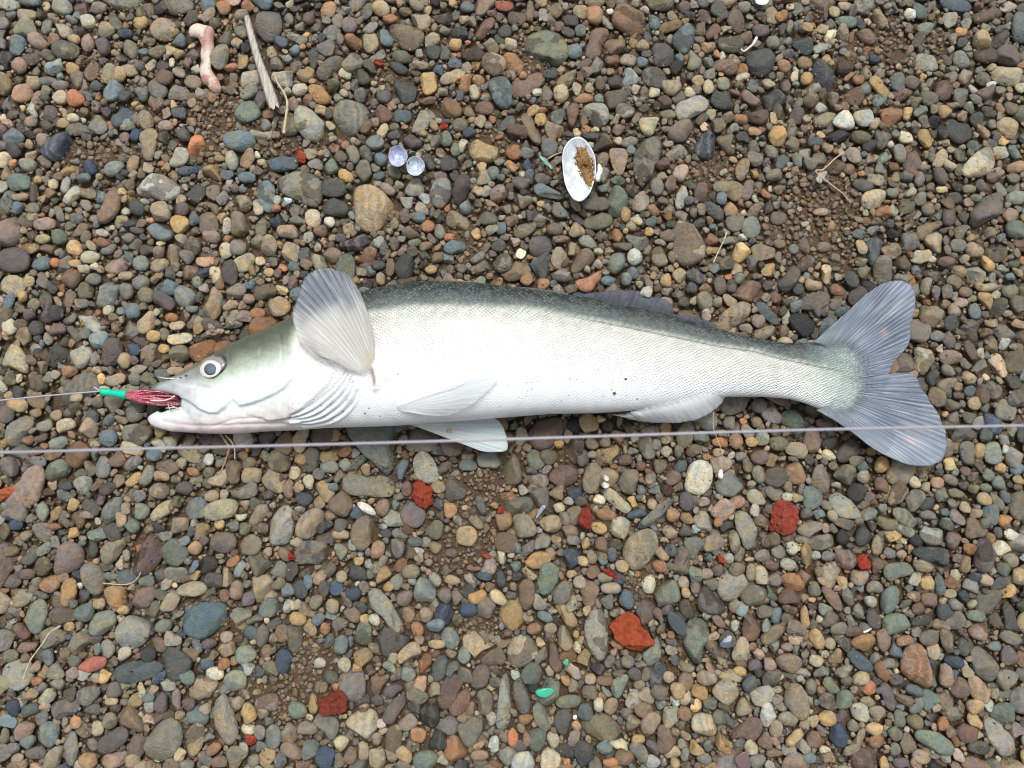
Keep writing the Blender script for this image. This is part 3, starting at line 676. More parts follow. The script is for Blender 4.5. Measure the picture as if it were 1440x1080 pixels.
Po/o 685,695,85,115,15;gs/ 740,640 790,625 845,650 820,740 790,750 750,710
y/r 575,755,85,55,0;yo/ 650,890 700,790 740,765 770,830 740,890;nT/o 870,815,110,85,0;se/o 895,650,95,60,0;ny/o 1010,680,80,80,0;c/ 1345,690 1380,675 1425,740 1400,785 1350,760
T/r 1100,860,120,60,0;Bb/o 1285,845,120,50,10;s/o 1380,855,60,105,0;gb/kd 125,805,100,110,0;PT/o 360,850,115,65,-60;g/o 415,810,70,100,15;b/o 290,875,60,95,0;tT/o 1240,540,110,65,30;s/kd 570,830,110,100,0;s/o 730,600,75,50,20;sg/o 1265,440,140,50,70;b/o 440,340,75,50,0
ng/o 135,190,140,130,0;yn/o 245,185,80,70,0;yT/o 440,50,75,75,0;or/o 500,140,95,60,-30;bG/ 890,900 920,840 980,860 1025,930 1000,990 890,1005;B/o 545,940,95,85,0;bg/o 170,925,95,100,0;s/o 255,915,90,110,0;y/o 745,900,70,60,-40;n/o 130,880,110,70,-15;T/o 480,845,70,70,0;p/o 60,60,110,110,-20;r/k 1100,740,1,1,0;p/a 1095,710,90,60,10;t/o 160,720,100,60,40
@520,500
rp/ 860,430 960,345 1080,335 1115,400 1080,460 1000,530 940,530 880,480
ye/o 1230,380,110,120,-30;s/a 1340,395,80,80,0;k/o 1150,390,90,90,0;n/o 1240,360,90,70,-20;g/r 1405,375,35,90,5
@720,600
nT/ 0,500 90,485 145,580 130,620 0,625 -20,560
T/ 140,540 200,500 270,495 290,590 250,625 190,590
en/od 130,185,100,130,-20;rp/d 190,290 250,220 320,205 385,270 370,330 270,345
Tn/d 395,300 420,220 480,185 520,240 490,330 450,385 400,370
gn/m 590,300 630,240 715,240 715,290 670,405 610,370
cG/ 495,380 540,330 600,380 685,450 640,495 560,440
Bs/o 350,375,100,75,-10;nt/ 770,190 830,165 905,185 840,270 790,260
gn/ 700,60 790,50 810,130 800,180 750,190 710,120
cT/o 875,140,75,70,0;cw/v 970,330 1000,210 1060,185 1130,210 1140,290 1100,370 1050,390 975,370
gb/d 1140,320 1200,260 1260,235 1325,300 1310,370 1230,400 1160,380
gn/o 1385,270,75,115,-10;rP/o 1395,170,110,90,0;be/a 820,355,135,75,10;gb/ 690,560 760,500 850,410 930,410 900,440 780,560 720,580
Bb/o 700,490,115,70,-10;ot/o 530,500,130,75,0;y/o 490,570,95,70,25;cG/ 535,580 560,520 630,500 680,540 650,630 580,630
nT/v 620,690 680,600 770,570 825,600 820,700 770,770 690,820 630,760
TP/ 835,580 860,540 910,540 940,620 930,670 880,650;oT/o 905,495,75,95,0;st/ 930,600 980,510 1030,610 960,620 940,615
GT/ 1010,520 1050,465 1100,480 1155,580 1130,615 1060,590
Gn/ 1250,500 1280,465 1340,490 1390,590 1395,690 1360,730 1310,700 1270,600
Tg/ 1200,590 1260,570 1285,650 1280,710 1230,720
pt/ 900,790 930,680 965,660 1005,740 1000,850 960,860 905,830
gn/ 960,640 1040,615 1090,640 1070,720 1030,770 990,720
or/o 830,785,90,80,0;Ty/o 620,785,90,70,30;yc/o 395,755,75,60,0;nT/o 450,730,70,90,0;Bk/d 280,680 390,690 395,760 320,810 290,790
yo/ 60,780 110,710 190,700 235,750 180,790 100,835
rt/k 510,665,100,90,0;sb/o 560,720,65,90,0;b/a 35,685,70,90,0;b/o 20,785,70,70,0;e/d 145,790 190,760 270,780 270,860 220,940 190,960 145,930
g/r 345,640,75,60,0;c/o 770,880,85,125,10;Tn/a 525,850,95,80,-10;TP/o 380,875,75,75,0;yT/o 340,830,75,50,0;G/o 1220,745,65,75,0;nt/o 1265,805,100,85,-30;cT/r 1410,835,90,110,0;nT/o 1345,820,60,110,0;pr/o 1155,810,80,75,0;P/o 1095,830,80,70,0;PT/o 1080,425,80,65,0
oP/o 1265,425,100,80,0;sp/o 985,420,90,120,0;cG/a 260,455,75,80,0;rt/k 900,285,110,90,0;T/r 790,435,60,70,0;gb/o 730,360,60,60,0;g/o 450,160,60,55,0;ot/o 940,150,1,1,0;n/o 940,140,60,90,0;o/o 1095,170,55,40,0;T/o 1160,145,90,50,0;oT/o 1265,75,90,100,20;o/o 1170,90,100,60,10;y/o 1350,85,75,60,0;g/a 1295,160,70,90,0;r/k 640,190,90,70,0;p/o 400,180,70,110,10;t/o 450,95,80,70,0;t/o 530,90,80,70,0;se/k 1195,600,1,1,0
o/o 1165,540,60,60,0;r/o 725,225,60,60,0;e/o 1070,60,110,70,0;g/o 810,100,60,70,0
@0,540
g/ 30,270 60,200 130,160 190,220 150,280 120,370 50,360
pg/o 35,170,90,110,0;yT/o 100,120,130,75,5;To/o 200,160,75,60,0;TP/o 305,175,85,70,0;Gn/o 245,230,100,75,0;cT/o 365,235,135,85,-10;TP/kd 485,250,115,140,0;bs/t 610,200,105,70,0;b/o 605,305,110,110,0
nG/m 665,290 690,235 780,220 850,240 855,290 790,355 700,345
eG/o 330,330,120,80,-20;ro/o 155,315,75,65,0;pr/o 225,305,95,50,-10;Tc/o 425,75,70,80,0;gp/o 545,105,70,70,0;g/od 755,165,105,110,0;Ge/ 880,270 1000,290 1000,340 960,390 900,330
sp/o 1170,310,120,65,0;pg/ 0,410 80,410 115,480 80,530 0,500;gb/a 210,430,130,80,0;en/d 245,520 280,430 370,410 415,460 380,550 290,555
Gb/v 390,570 430,520 510,520 510,590 440,655;gb/ 520,450 570,390 625,440 620,530 550,530
rt/o 655,425,110,90,0;pg/ov 740,450,140,75,-35;b/o 860,395,110,80,0;Gn/ 775,580 800,470 850,440 875,480 850,560 810,595
y/o 750,540,125,60,-45;yT/kd 905,520,80,75,0;n/a 985,535,75,75,0;ps/o 1035,590,110,85,10;nT/ov 890,605,120,100,10;T/o 1020,450,75,70,0;tr/t 1315,490,95,140,0;wG/o 1175,425,60,70,0;o/o 1085,495,85,55,20;n/o 1400,450,90,80,0
cn/d 1115,720 1180,660 1330,640 1370,680 1330,740 1190,780
gn/ 1280,620 1340,570 1440,545 1460,640 1300,650
Tc/om 915,710,165,80,-35;en/o 785,715,115,95,10;gb/m 560,710 630,635 690,640 680,720 620,795 580,780
eb/o 740,800,90,95,-30;TP/k 675,760,75,100,0;eG/o 230,725,75,135,5;pg/o 80,735,150,120,-10;B/o 90,790,90,70,0;y/r 405,680,70,80,30;or/o 300,805,105,45,-5;y/r 405,840,75,65,-20;Tt/r 1000,795,120,95,0;nT/o 145,855,75,60,-20
pP/d 275,1020 310,930 370,880 460,910 475,1000 420,1070 300,1070
nT/ 555,930 600,890 710,855 700,920 610,1035 570,1000
pr/m 740,880 800,825 880,840 930,920 900,1010 830,1080 750,1070 720,990
sg/d 105,1000 190,885 235,950 180,1020 120,1020
n/o 240,1025,100,110,0;pt/o 1255,895,150,130,0;To/o 1100,925,90,85,0;bG/ad 1030,880,90,75,0;n/o 1375,815,80,80,0;t/o 60,945,95,75,0;o/o 1310,1000,95,50,-40;b/r 1085,1030,95,45,-55;T/o 705,965,50,70,0;Pp/o 485,740,85,55,0;pr/o 150,1070,110,60,0;Gb/r 1345,1040,110,55,-60;p/o 600,590,110,70,-30;r/o 270,610,65,60,0;g/k 770,630,120,75,10;T/o 1190,630,90,70,0;c/r 1360,750,90,45,0;p/o 1150,880,60,60,0;g/r 1235,970,50,30,0;s/a 510,930,80,140,10
s/a 90,45,120,70,30;g/a 1110,? 
@0,810
oP/ 210,50 250,-10 320,-5 340,50 290,100 230,90
yo/o 385,90,90,165,10;nc/ 70,150 100,60 150,50 190,100 150,170 90,185
eg/ 140,240 160,150 230,125 270,200 240,320 180,330
eb/o 470,210,140,100,-30;ge/ 490,270 530,200 610,185 655,230 640,310 560,350 500,320
Gb/d 635,340 680,230 780,220 845,260 830,360 760,430 680,410
yo/ 565,80 620,55 700,60 715,160 650,185 590,150
rP/ 730,170 770,70 850,40 890,80 850,160 800,215 750,200
TG/ 890,190 950,80 1000,60 1020,120 970,210 910,220
cn/o 1075,70,185,90,0;q/d 1005,130 1080,120 1215,115 1270,180 1265,290 1160,365 1030,320 1015,220
Gn/ 1285,220 1330,160 1430,190 1400,260 1310,325 1285,280
en/o 915,280,130,75,0;r/o 120,315,120,90,50;rP/o 155,400,125,65,-20;nT/k 360,410 400,330 480,300 515,370 440,450 380,430
bg/o 270,460,65,105,-10;Gn/d 560,380 600,345 655,400 620,475 570,450
e/o 545,415,50,80,0;RP/ 440,500 500,450 600,460 590,520 500,545 430,530
sb/d 620,560 660,490 760,460 860,480 940,500 900,560 780,600 680,610
B/a 890,565,85,95,30;ks/o 835,445,90,85,0;rp/o 890,385,120,75,35;eb/ 995,530 1080,520 1110,590 1030,650 1005,590
wc/o 1205,550,115,75,10;eG/ 1245,600 1290,530 1380,540 1390,640 1310,670
eG/od 1375,440,130,105,0;p/o 1175,385,95,65,-10;TP/o 1270,345,90,65,-20;or/o 1250,495,95,70,0;gs/v 415,680 450,620 540,615 570,660 500,735 430,725
p/a 360,745,150,150,0;cn/k 255,680,140,85,-15;se/o 165,755,110,95,0;Bk/o 65,745,90,110,0;pg/a 630,640,110,110,0;Pr/ 65,870 130,800 205,830 160,920 90,935
be/o 265,895,130,150,20;e/o 160,930,110,80,0;Gp/o 395,980,85,210,0;ps/o 635,925,205,110,-35;g/o 515,950,70,80,0;yo/o 495,1040,105,110,0
nG/ 800,960 840,860 930,800 1010,820 1025,920 980,1030 900,1070 820,1040
Tn/m 1025,960 1040,870 1100,815 1155,870 1130,980 1080,1035 1030,1000
tG/d 1170,800 1200,690 1260,660 1320,780 1350,900 1280,970 1200,900
p/o 905,715,95,120,-5;rp/o 1060,720,80,75,0;Pp/k 990,710,55,150,0;be/o 830,690,90,60,-15;G/o 835,740,70,80,0;Tc/o 625,705,85,45,0;p/r 520,755,90,75,0;nT/o 620,815,90,100,0;cn/o 545,860,70,85,0;oT/o 420,825,75,75,0
pg/o 200,1000,130,80,0;Tg/o 300,1030,155,90,-60;gp/o 70,970,95,65,0;T/o 90,1025,85,50,0;g/o 1050,1060,100,60,0;G/a 1370,970,65,90,0;ot/o 1200,975,105,60,-35;rt/o 1235,1050,100,80,0;P/k 640,1040,160,100,-10;T/o 740,1045,100,80,0;n/o 20,900,60,100,0
g/a 25,370,120,130,0;ng/o 50,450,110,75,0;g/o 1420,1040,80,80,0;TP/o 1340,715,80,75,0;ps/o 1200,30,120,100,0;Pt/o 1330,85,85,120,0;ro/o 1260,110,60,85,0;e/t 620,5,120,60,0;p/o 70,30,100,80,0;sB/k 470,105,70,70,0;T/o 555,155,85,65,0;y/a 380,285,75,80,0;e/o 175,500,1,1,0;sg/o 415,150,60,60,0;P/o 410,545,80,70,0;T/o 540,575,70,60,0;g/o 320,610,90,70,0;g/o 235,625,75,55,0;o/o 205,590,80,50,-10
"""


def parse():
    out = []; ox = oy = 0
    for line in STONES.strip().splitlines():
        line = line.strip()
        if line.startswith('@'):
            ox, oy = map(float, line[1:].split(',')); continue
        for e in line.split(';'):
            e = e.strip()
            if not e or '?' in e:
                continue
            code, geo = e.split(' ', 1)
            cc, _, fl = code.partition('/')
            if ' ' in geo.strip():
                P = [tuple(map(float, q.split(','))) for q in geo.split()]
                if len(P) < 4:
                    continue
                cx, cy, r = outline_poly([(ox + x / 4, oy + y / 4) for x, y in P]); poly = True
            else:
                x, y, w_, h_, a_ = map(float, geo.split(','))
                if w_ < 4:
                    continue
                cx, cy = ox + x / 4, oy + y / 4; poly = False
                shp = next((c for c in fl if c in 'ortak'), 'o')
                r = outline_shape(w_ / 4, h_ / 4, a_, shp, np.random.default_rng(int(cx * 7 + cy * 13) % 99991))
            shp = next((c for c in fl if c in 'ortak'), 'p' if poly else 'o')
            out.append(dict(cx=cx, cy=cy, R=r, cc=cc, fl=fl, shp=shp, area=float(np.mean(r ** 2) * np.pi)))
    return out


BX0, BY0, BW, BH = -330, -330, 2100, 1740
occ = np.zeros((BH, BW), bool)
top_occ = np.zeros((BH, BW), np.int16)
yy, xx = np.mgrid[0:BH, 0:BW]


def foot(cx, cy, R, k=1.0):
    m = int(R.max() * k) + 2
    x0, y0 = int(cx - BX0) - m, int(cy - BY0) - m
    x1, y1 = x0 + 2 * m + 1, y0 + 2 * m + 1
    if x0 < 0 or y0 < 0 or x1 > BW or y1 > BH:
        return None
    gx = np.arange(x0, x1) + BX0 - cx; gy = np.arange(y0, y1) + BY0 - cy
    a = np.arctan2(-gy[:, None], gx[None, :]) % (2 * np.pi)
    rr = R[(a / (2 * np.pi) * NT_ + .5).astype(int) % NT_] * k
    return (slice(y0, y1), slice(x0, x1)), np.hypot(gx[None, :], gy[:, None]) < rr


raw = sorted(parse(), key=lambda s: -s['area'])
heroes = []
who = np.full((BH, BW), -1, np.int32)
for s in raw:
    f = foot(s['cx'], s['cy'], s['R'], 0.95)
    if f is None:
        continue
    sl, m = f
    w_ = who[sl][m]; cov = (w_ >= 0).mean()
    if cov > 0.45:
        ids, cn = np.unique(w_[w_ >= 0], return_counts=True); j = ids[cn.argmax()]
        if heroes[j]['area'] < s['area'] * 4.0 or cov < .8:
            if heroes[j]['area'] < s['area'] * 5:
                continue                                            # the same stone read twice from neighbouring crops
    s['over'] = cov
    who[sl][m] = len(heroes); heroes.append(s)
occ |= who >= 0

# other things lying on the gravel keep their own ground clear of big fill stones
PAD = np.zeros((BH, BW), bool)


def pad_poly(P, grow=0):
    P = np.asarray(P, float)
    x0, x1 = int(P[:, 0].min()) - 4 - BX0, int(P[:, 0].max()) + 4 - BX0; y0, y1 = int(P[:, 1].min()) - 4 - BY0, int(P[:, 1].max()) + 4 - BY0
    gx, gy = np.meshgrid(np.arange(x0, x1) + BX0, np.arange(y0, y1) + BY0)
    PAD[y0:y1, x0:x1] |= sdist(gx, gy, P) > -grow


MUSSEL = [(791, 228), (792.5, 210), (802, 197), (815, 192.5), (827, 202), (836.5, 220), (838, 243), (830, 270), (818, 283), (806, 280), (795, 260)]
BRICKS = [  # outline in photo pixels, colour, label
    ([(854, 881), (865, 870), (882, 862), (900, 871), (918, 902), (915, 910), (892, 916), (870, 903)], (206, 84, 48), 'largest bright orange-red brick fragment, rough and pitted, in the lower right'),
    ([(1070, 748), (1085, 720), (1095, 705), (1112, 707), (1122, 718), (1120, 735), (1108, 750), (1087, 751)], (192, 76, 58), 'rough red brick lump right of centre, below the tail'),
    ([(581, 700), (582, 682), (592, 675), (607, 685), (609, 703), (600, 716), (585, 707)], (196, 74, 48), 'red brick piece below the pelvic fins, beside a light grey stone'),
    ([(447, 982), (460, 972), (485, 970), (492, 985), (485, 1002), (455, 1006), (447, 995)], (158, 62, 44), 'dark red rounded brick pebble near the bottom edge, left of centre'),
    ([(811, 747), (815, 725), (822, 712), (832, 712), (832, 725), (828, 748)], (178, 62, 48), 'narrow upright red brick chip beside a yellow pebble'),
    ([(1203, 783), (1215, 776), (1228, 789), (1224, 800), (1212, 800), (1204, 793)], (206, 72, 50), 'small red brick piece among grey stones at the lower right'),
    ([(416, 222), (417, 213), (425, 213), (432, 222), (430, 230), (422, 229)], (212, 88, 62), 'small oval red brick chip beside a dark blue stone, upper left'),
    ([(-6, 703), (0, 690), (22, 684), (25, 692), (12, 701), (2, 706)], (222, 110, 76), 'flat orange brick shard at the left edge of the photo'),
    ([(401, 776), (404, 773), (416, 781), (416, 787), (409, 784)], (205, 58, 42), 'tiny bright red brick splinter below a fluted pale stone'),
    ([(850, 802), (856, 799), (868, 808), (866, 813), (856, 810)], (196, 50, 40), 'tiny red splinter above the large brick fragment'),
    ([(1008, 784), (1012, 780), (1020, 790), (1018, 797), (1011, 792)], (214, 70, 52), 'tiny red chip left of a pale round pebble, lower right'),
    ([(617, 172), (622, 171), (631, 178), (630, 182), (620, 181)], (214, 78, 58), 'tiny red crumb above the pair of blue clam valves'),
    ([(675, 775), (682, 776), (692, 783), (684, 785), (676, 780)], (222, 92, 64), 'tiny flaky orange-red crumb on a sandy patch below the fish'),
    ([(527, 86), (532, 83), (539, 87), (536, 95), (528, 94)], (206, 88, 60), 'tiny red cube-like chip near the top edge, left of centre'),
    ([(700, 713), (707, 711), (710, 718), (704, 722), (699, 719)], (204, 72, 52), 'tiny red chip beside a boxy grey stone below the fish'),
    ([(344, 1035), (352, 1032), (361, 1037), (360, 1046), (350, 1047)], (212, 76, 54), 'small orange-red chip at the bottom edge, left'),
    ([(579, 388), (586, 382), (594, 386), (588, 396)], (150, 66, 54), 'small dull red chip above the back of the fish'),
    ([(1072, 743), (1073, 738), (1083, 733), (1088, 742), (1080, 750)], (188, 60, 50), 'small dark red chip right below the largest tail-side brick lump'),
]
BRICKS = [b for b in BRICKS if b[0][0] not in ((579, 388), (1072, 743))]
for b in BRICKS:
    pad_poly(b[0])
pad_poly(MUSSEL)
CLAMS = [(559.2, 219.5, 13, 14.5, 10), (584, 233.5, 12.5, 13.5, -20)]
for c in CLAMS:
    pad_poly([(c[0] + c[2] * math.cos(a), c[1] + c[3] * math.sin(a)) for a in np.linspace(0, 6, 10)])
pad_poly([(343, 22), (352, 20), (378, 90), (396, 148), (378, 152), (362, 90)], 1)
BONE = [(264, 44, 9), (275, 40, 11), (288, 44, 12), (291, 58, 10), (287, 75, 9), (286, 92, 8.5), (292, 106, 10), (300, 116, 11), (297, 127, 9)]
pad_poly([(258, 36), (285, 30), (302, 44), (298, 90), (310, 122), (290, 130), (278, 104), (278, 60), (258, 52)])
occ |= PAD

# sandy patches of fine grit (photo pixels: x, y, rx, ry)
SAND = [(1165, 290, 70, 60), (665, 690, 55, 42), (655, 770, 45, 40), (440, 935, 42, 40), (420, 965, 36, 30), (320, 165, 50, 38), (395, 210, 40, 20), (1235, 70, 60, 38), (1130, 330, 60, 55),
        (900, 820, 30, 26), (660, 340, 28, 30), (130, 215, 40, 26), (400, 990, 30, 30), (550, 105, 30, 16), (690, 200, 30, 22), (1000, 240, 40, 26), (210, 205, 36, 22), (610, 790, 25, 18),
        (860, 740, 30, 16), (750, 100, 18, 30), (675, 880, 30, 24), (740, 60, 16, 40), (300, 205, 30, 26), (1180, 360, 30, 30), (1010, 945, 18, 14), (355, 970, 30, 28), (740, 480, 60, 20), (700, 640, 40, 20), (1320, 60, 20, 30)]
sandm = np.zeros((BH, BW), np.float32)
for (x, y, rx, ry) in SAND:
    d = ((xx + BX0 - x) / rx) ** 2 + ((yy + BY0 - y) / ry) ** 2
    np.maximum(sandm, np.clip(1.35 - d, 0, 1), out=sandm)
sandm += (0.22 * wob(xx * 1.0, yy * 1.0, 0.035, 5)).astype(np.float32)
sandm[(xx + BX0 < 0) | (xx + BX0 > 1440) | (yy + BY0 < 0) | (yy + BY0 > 1080)] -= 0.1

# ------------------------------------------------------------------ fill: ever smaller stones in the free ground
fill = []


def fill_class(bmin, bmax, tries, maxov, sand_lim):
    free = np.flatnonzero(~occ)
    n_t = 0
    picks = rng.choice(free, size=min(tries, len(free)), replace=False)
    for p in picks:
        y, x = divmod(int(p), BW)
        if occ[y, x] or sandm[y, x] > sand_lim + rng.normal() * .12:
            continue
        b = rng.uniform(bmin, bmax) * (0.76 if y + BY0 < 400 and bmin > 5 and rng.random() < .75 else 1.12 if y + BY0 > 640 and bmin > 5 else 1); a = b * rng.choice([1.05, 1.2, 1.4, 1.7, 2.1], p=[.16, .26, .30, .19, .09])
        q = rng.random()
        q = q if b > 9 else q ** .75
        shp = 'o' if q < .28 else 'r' if q < .42 else 't' if q < .57 else 'a' if q < .84 else 'k'
        R = outline_shape(2 * a, 2 * b, rng.uniform(-90, 90), shp, rng)
        cx, cy = x + BX0 + rng.uniform(-.5, .5), y + BY0 + rng.uniform(-.5, .5)
        f = foot(cx, cy, R, 0.94)
        if f is None:
            continue
        sl, m = f
        ov = occ[sl][m].mean()
        if ov > maxov:
            continue
        occ[sl][m] = True
        fill.append((cx, cy, R, b, shp))


fill_class(13, 19, 4500, 0.16, 0.28)
fill_class(9.5, 13, 9000, 0.15, 0.3)
fill_class(7.5, 9.5, 12000, 0.20, 0.30)
fill_class(5.5, 7.5, 18000, 0.20, 0.45)
fill_class(4.0, 5.5, 26000, 0.16, 0.8)
fill_class(2.6, 4.0, 30000, 0.2, 9)
print('heroes', len(heroes), 'fill', len(fill))

WT = dict(g=17, G=8, b=8, B=3, s=9, k=3, t=13, T=12, c=5, y=6, o=5, r=6, p=6, P=6, e=4, w=1.0, n=12, O=.5)
KEYS = list(WT); PW = np.array([WT[k] for k in KEYS]); PW = PW / PW.sum()
PALA = np.array([PAL[k] for k in KEYS])


def rand_cols(n, rg, warm=0.0):
    a = PALA[rg.choice(len(KEYS), n, p=PW)]; b = PALA[rg.choice(len(KEYS), n, p=PW)]
    m = rg.uniform(0, .5, (n, 1))
    c = (a * (1 - m) + b * m) * np.exp(rg.normal(-.08, .30, (n, 1)))
    c = c * (1 - warm) + lin((124, 101, 74)) * warm * np.exp(rg.normal(0, .3, (n, 1)))
    return c


def in_fish(cx, cy, grow=2):
    P = np.array(FISH_POLY); T = np.array(TAIL)
    return np.maximum(sdist(cx, cy, P), sdist(cx, cy, T)) > -grow


LMK = []   # landmarks for the labels


def stone_arrays(L, seed):
    rg = np.random.default_rng(seed)
    cx = np.array([s['cx'] for s in L]); cy = np.array([s['cy'] for s in L]); R = np.array([s['R'] for s in L])
    mn = np.array([np.min(s['R'] + np.roll(s['R'], NT_ // 2)) / 2 for s in L])
    flat = np.array([0.62 if 's' in s['cc'][:1] else 0.75 for s in L])
    hz = np.minimum(mn * flat * rg.uniform(.75, 1.1, len(L)), 11 + mn * .28)
    z0 = -0.18 * hz + rg.uniform(-1.5, 2.0, len(L)) + np.array([5.0 * min(s['over'], 1) for s in L])
    inf = in_fish(cx, cy, 0)
    z0 = np.where(inf, np.minimum(z0, 8.0 - hz), z0)
    col = []
    for s in L:
        c = PAL[s['cc'][0]] if len(s['cc']) == 1 else 0.62 * PAL[s['cc'][0]] + 0.38 * PAL[s['cc'][1]]
        col.append(c * math.exp(rg.normal(0, .07)))
    fx = np.array([[1.0 if 'm' in s['fl'] else (0.8 if rg.random() < .06 else 0), 1.0 if 'd' in s['fl'] else (.8 if rg.random() < .18 else .15), 1.0 if 'v' in s['fl'] else (0.5 if rg.random() < .08 else 0.0)] for s in L])
    sharp = np.array([{'a': .95, 'r': .5, 't': .55, 'k': .5, 'p': .5}.get(s['shp'], 0.15) for s in L])
    return cx, cy, R, hz, z0, np.array(col), fx, rg.uniform(-.12, .12, len(L)), rg.uniform(0, 3.14, len(L)), sharp


# individually built pebbles: the 300 that show largest
vis = [s for s in heroes if -5 < s['cx'] < 1445 and -5 < s['cy'] < 1085]
fishcov = in_fish(np.array([s['cx'] for s in vis]), np.array([s['cy'] for s in vis]), 0)
vis = [s for s, f in zip(vis, fishcov) if not f]
vis.sort(key=lambda s: -s['area'])
IND, REST = vis[:300], vis[300:] + [s for s in heroes if not any(s is v for v in vis)]

LANDMARKS = [(212, 555, 'the snout of the fish'), (300, 490, "the eye of the fish"), (445, 372, 'the raised pectoral fin'), (600, 390, 'the front of the fish back'), (740, 398, 'the middle of the fish back'),
             (900, 408, 'the rear dorsal fin'), (1090, 470, 'the tail stalk'), (1250, 390, 'the upper tail lobe'), (1290, 520, 'the notch of the tail'), (1300, 665, 'the lower tail lobe'),
             (950, 600, 'the anal fin'), (660, 635, 'the pelvic fins'), (400, 612, 'the throat of the fish'), (240, 610, 'the lower jaw'), (160, 553, 'the green lure sleeve'),
             (815, 240, 'the white mussel shell'), (570, 226, 'the blue clam valves'), (368, 85, 'the grey reed stem'), (287, 80, 'the pinkish bone'), (887, 889, 'the largest brick fragment'),
             (1097, 727, 'the rough red brick lump'), (594, 695, 'the red brick below the pelvic fins'), (470, 988, 'the dark red brick pebble'), (822, 730, 'the narrow upright brick chip'),
             (1214, 788, 'the red brick among grey stones'), (425, 222, 'the small oval red chip'), (8, 692, 'the orange shard at the left edge'), (765, 966, 'the green glass'), (518, 714, 'the white shell sliver'),
             (285, 869, 'the big slate-blue stone'), (0, 0, 'the top left corner'), (1440, 0, 'the top right corner'), (0, 1080, 'the bottom left corner'), (1440, 1080, 'the bottom right corner'),
             (720, 1080, 'the middle of the bottom edge'), (720, 0, 'the middle of the top edge'), (1440, 300, 'the right edge above the tail'), (1440, 800, 'the right edge below the tail'),
             (0, 330, 'the left edge above the lure'), (0, 870, 'the left edge below the line'), (1080, 0, 'the top edge right of centre'), (1080, 1080, 'the bottom edge right of centre'), (1287, 250, 'the forked twig'),
             (440, 0, 'the top edge left of centre'), (250, 1080, 'the bottom edge left of centre'), (850, 677, 'the white bead-like shells')]


def describe(s):
    cx, cy = s['cx'], s['cy']
    if s['cc'][0] == 'q':
        return 'big slate-blue speckled stone, the largest blue stone, at the lower left'
    d = sorted((math.hypot(cx - x, cy - y), x, y, n) for x, y, n in LANDMARKS)[0]
    dx, dy = cx - d[1], cy - d[2]
    if 'corner' in d[3] or 'edge' in d[3] and 'shard' not in d[3]:
        rel = ('right at ' if d[0] < 45 else 'close to ' if d[0] < 95 else 'some way from ') + d[3]
    else:
        far = 'touching distance ' if d[0] < 30 else ''
        q = (math.degrees(math.atan2(dy, dx)) + 360) % 360
        w8 = ['right of', 'below right of', 'below', 'below left of', 'left of', 'above left of', 'above', 'above right of'][int((q + 22.5) // 45) % 8]
        rel = ('just ' if d[0] < 48 else '' if d[0] < 95 else 'well ') + w8 + ' ' + d[3]
    rr = s['R'] + np.roll(s['R'], NT_ // 2); asp = rr.max() / rr.min(); a = s['area']
    size = 'very large' if a > 2600 else 'large' if a > 1250 else 'medium' if a > 640 else 'small'
    shape = 'long' if asp > 1.85 else {'r': 'boxy', 't': 'wedge-shaped', 'a': 'angular', 'k': 'lumpy'}.get(s['shp'], 'roundish' if asp < 1.25 else 'oval')
    ex = ' with a damp patch' if 'm' in s['fl'] else ''
    pre = 'speckled ' if 'd' in s['fl'] else 'streaked ' if 'v' in s['fl'] else ''
    out = f"{size} {pre}{CWORD[s['cc'][0]]} {shape} pebble{ex} {rel}"
    if len(out.replace('-', ' ').split()) > 15:
        out = f"{size} {pre}{CWORD[s['cc'][0]]} {shape} pebble {rel}"
    if len(out.replace('-', ' ').split()) > 15:
        out = f"{size} {CWORD[s['cc'][0]]} {shape} pebble {rel}"
    return out


labels = [describe(s) for s in IND]
for _ in range(2):
    seen = {}
    for i, l in enumerate(labels):
        seen.setdefault(l, []).append(i)
    for l, ix in seen.items():
        if len(ix) < 2:
            continue
        xs = [IND[i]['cx'] for i in ix]; ys = [IND[i]['cy'] for i in ix]
        hor = max(xs) - min(xs) > max(ys) - min(ys)
        ix = sorted(ix, key=lambda i: IND[i]['cx'] if hor else IND[i]['cy'])
        names = (['left', 'right'] if hor else ['upper', 'lower']) if len(ix) == 2 else \
            ([('leftmost' if hor else 'topmost')] + ['middle'] * (len(ix) - 2) + [('rightmost' if hor else 'lowest')])
        if len(ix) == 4:
            names = [names[0], 'second', 'third', names[-1]]
        for i, n in zip(ix, names):
            labels[i] = (n + ' ' if len(ix) > 2 else n + ' ') + labels[i]

a_ = stone_arrays(IND, 11)
V, F, at_ = build_stones(*a_[:9], lvl=3, ncut=6, sharp=a_[9], seed=12)
n_ = len(ICO[3][0]); F1 = ICO[3][1]
for i, s in enumerate(IND):
    P = V[i]; c = P.mean(0); c[2] = P[:, 2].min()
    me = new_mesh('pebble', P - c, F1, M_STONE, attrs={k: v[i * n_:(i + 1) * n_] for k, v in at_.items()})
    o = link('pebble', me, None, labels[i], 'pebble', 'pebbles lying on the river shore')
    o.location = c.tolist()


def merge(name, packs, label, cat=None):
    Vs, Fs, A, o = [], [], {'col': [], 'off': [], 'fx': []}, 0
    for V, F, at_ in packs:
        V = V.reshape(-1, 3); Vs.append(V); Fs.append(F + o); o += len(V)
        for k in A:
            A[k].append(at_[k])
    me = new_mesh(name, np.concatenate(Vs), np.concatenate(Fs), M_STONE, attrs={k: np.concatenate(v) for k, v in A.items()})
    return link(name, me, None, label, cat, None, 'stuff')


packs = []
a_ = stone_arrays(REST, 21)
packs.append(build_stones(*a_[:9], lvl=3 if len(REST) < 600 else 2, ncut=6, sharp=a_[9], seed=22))


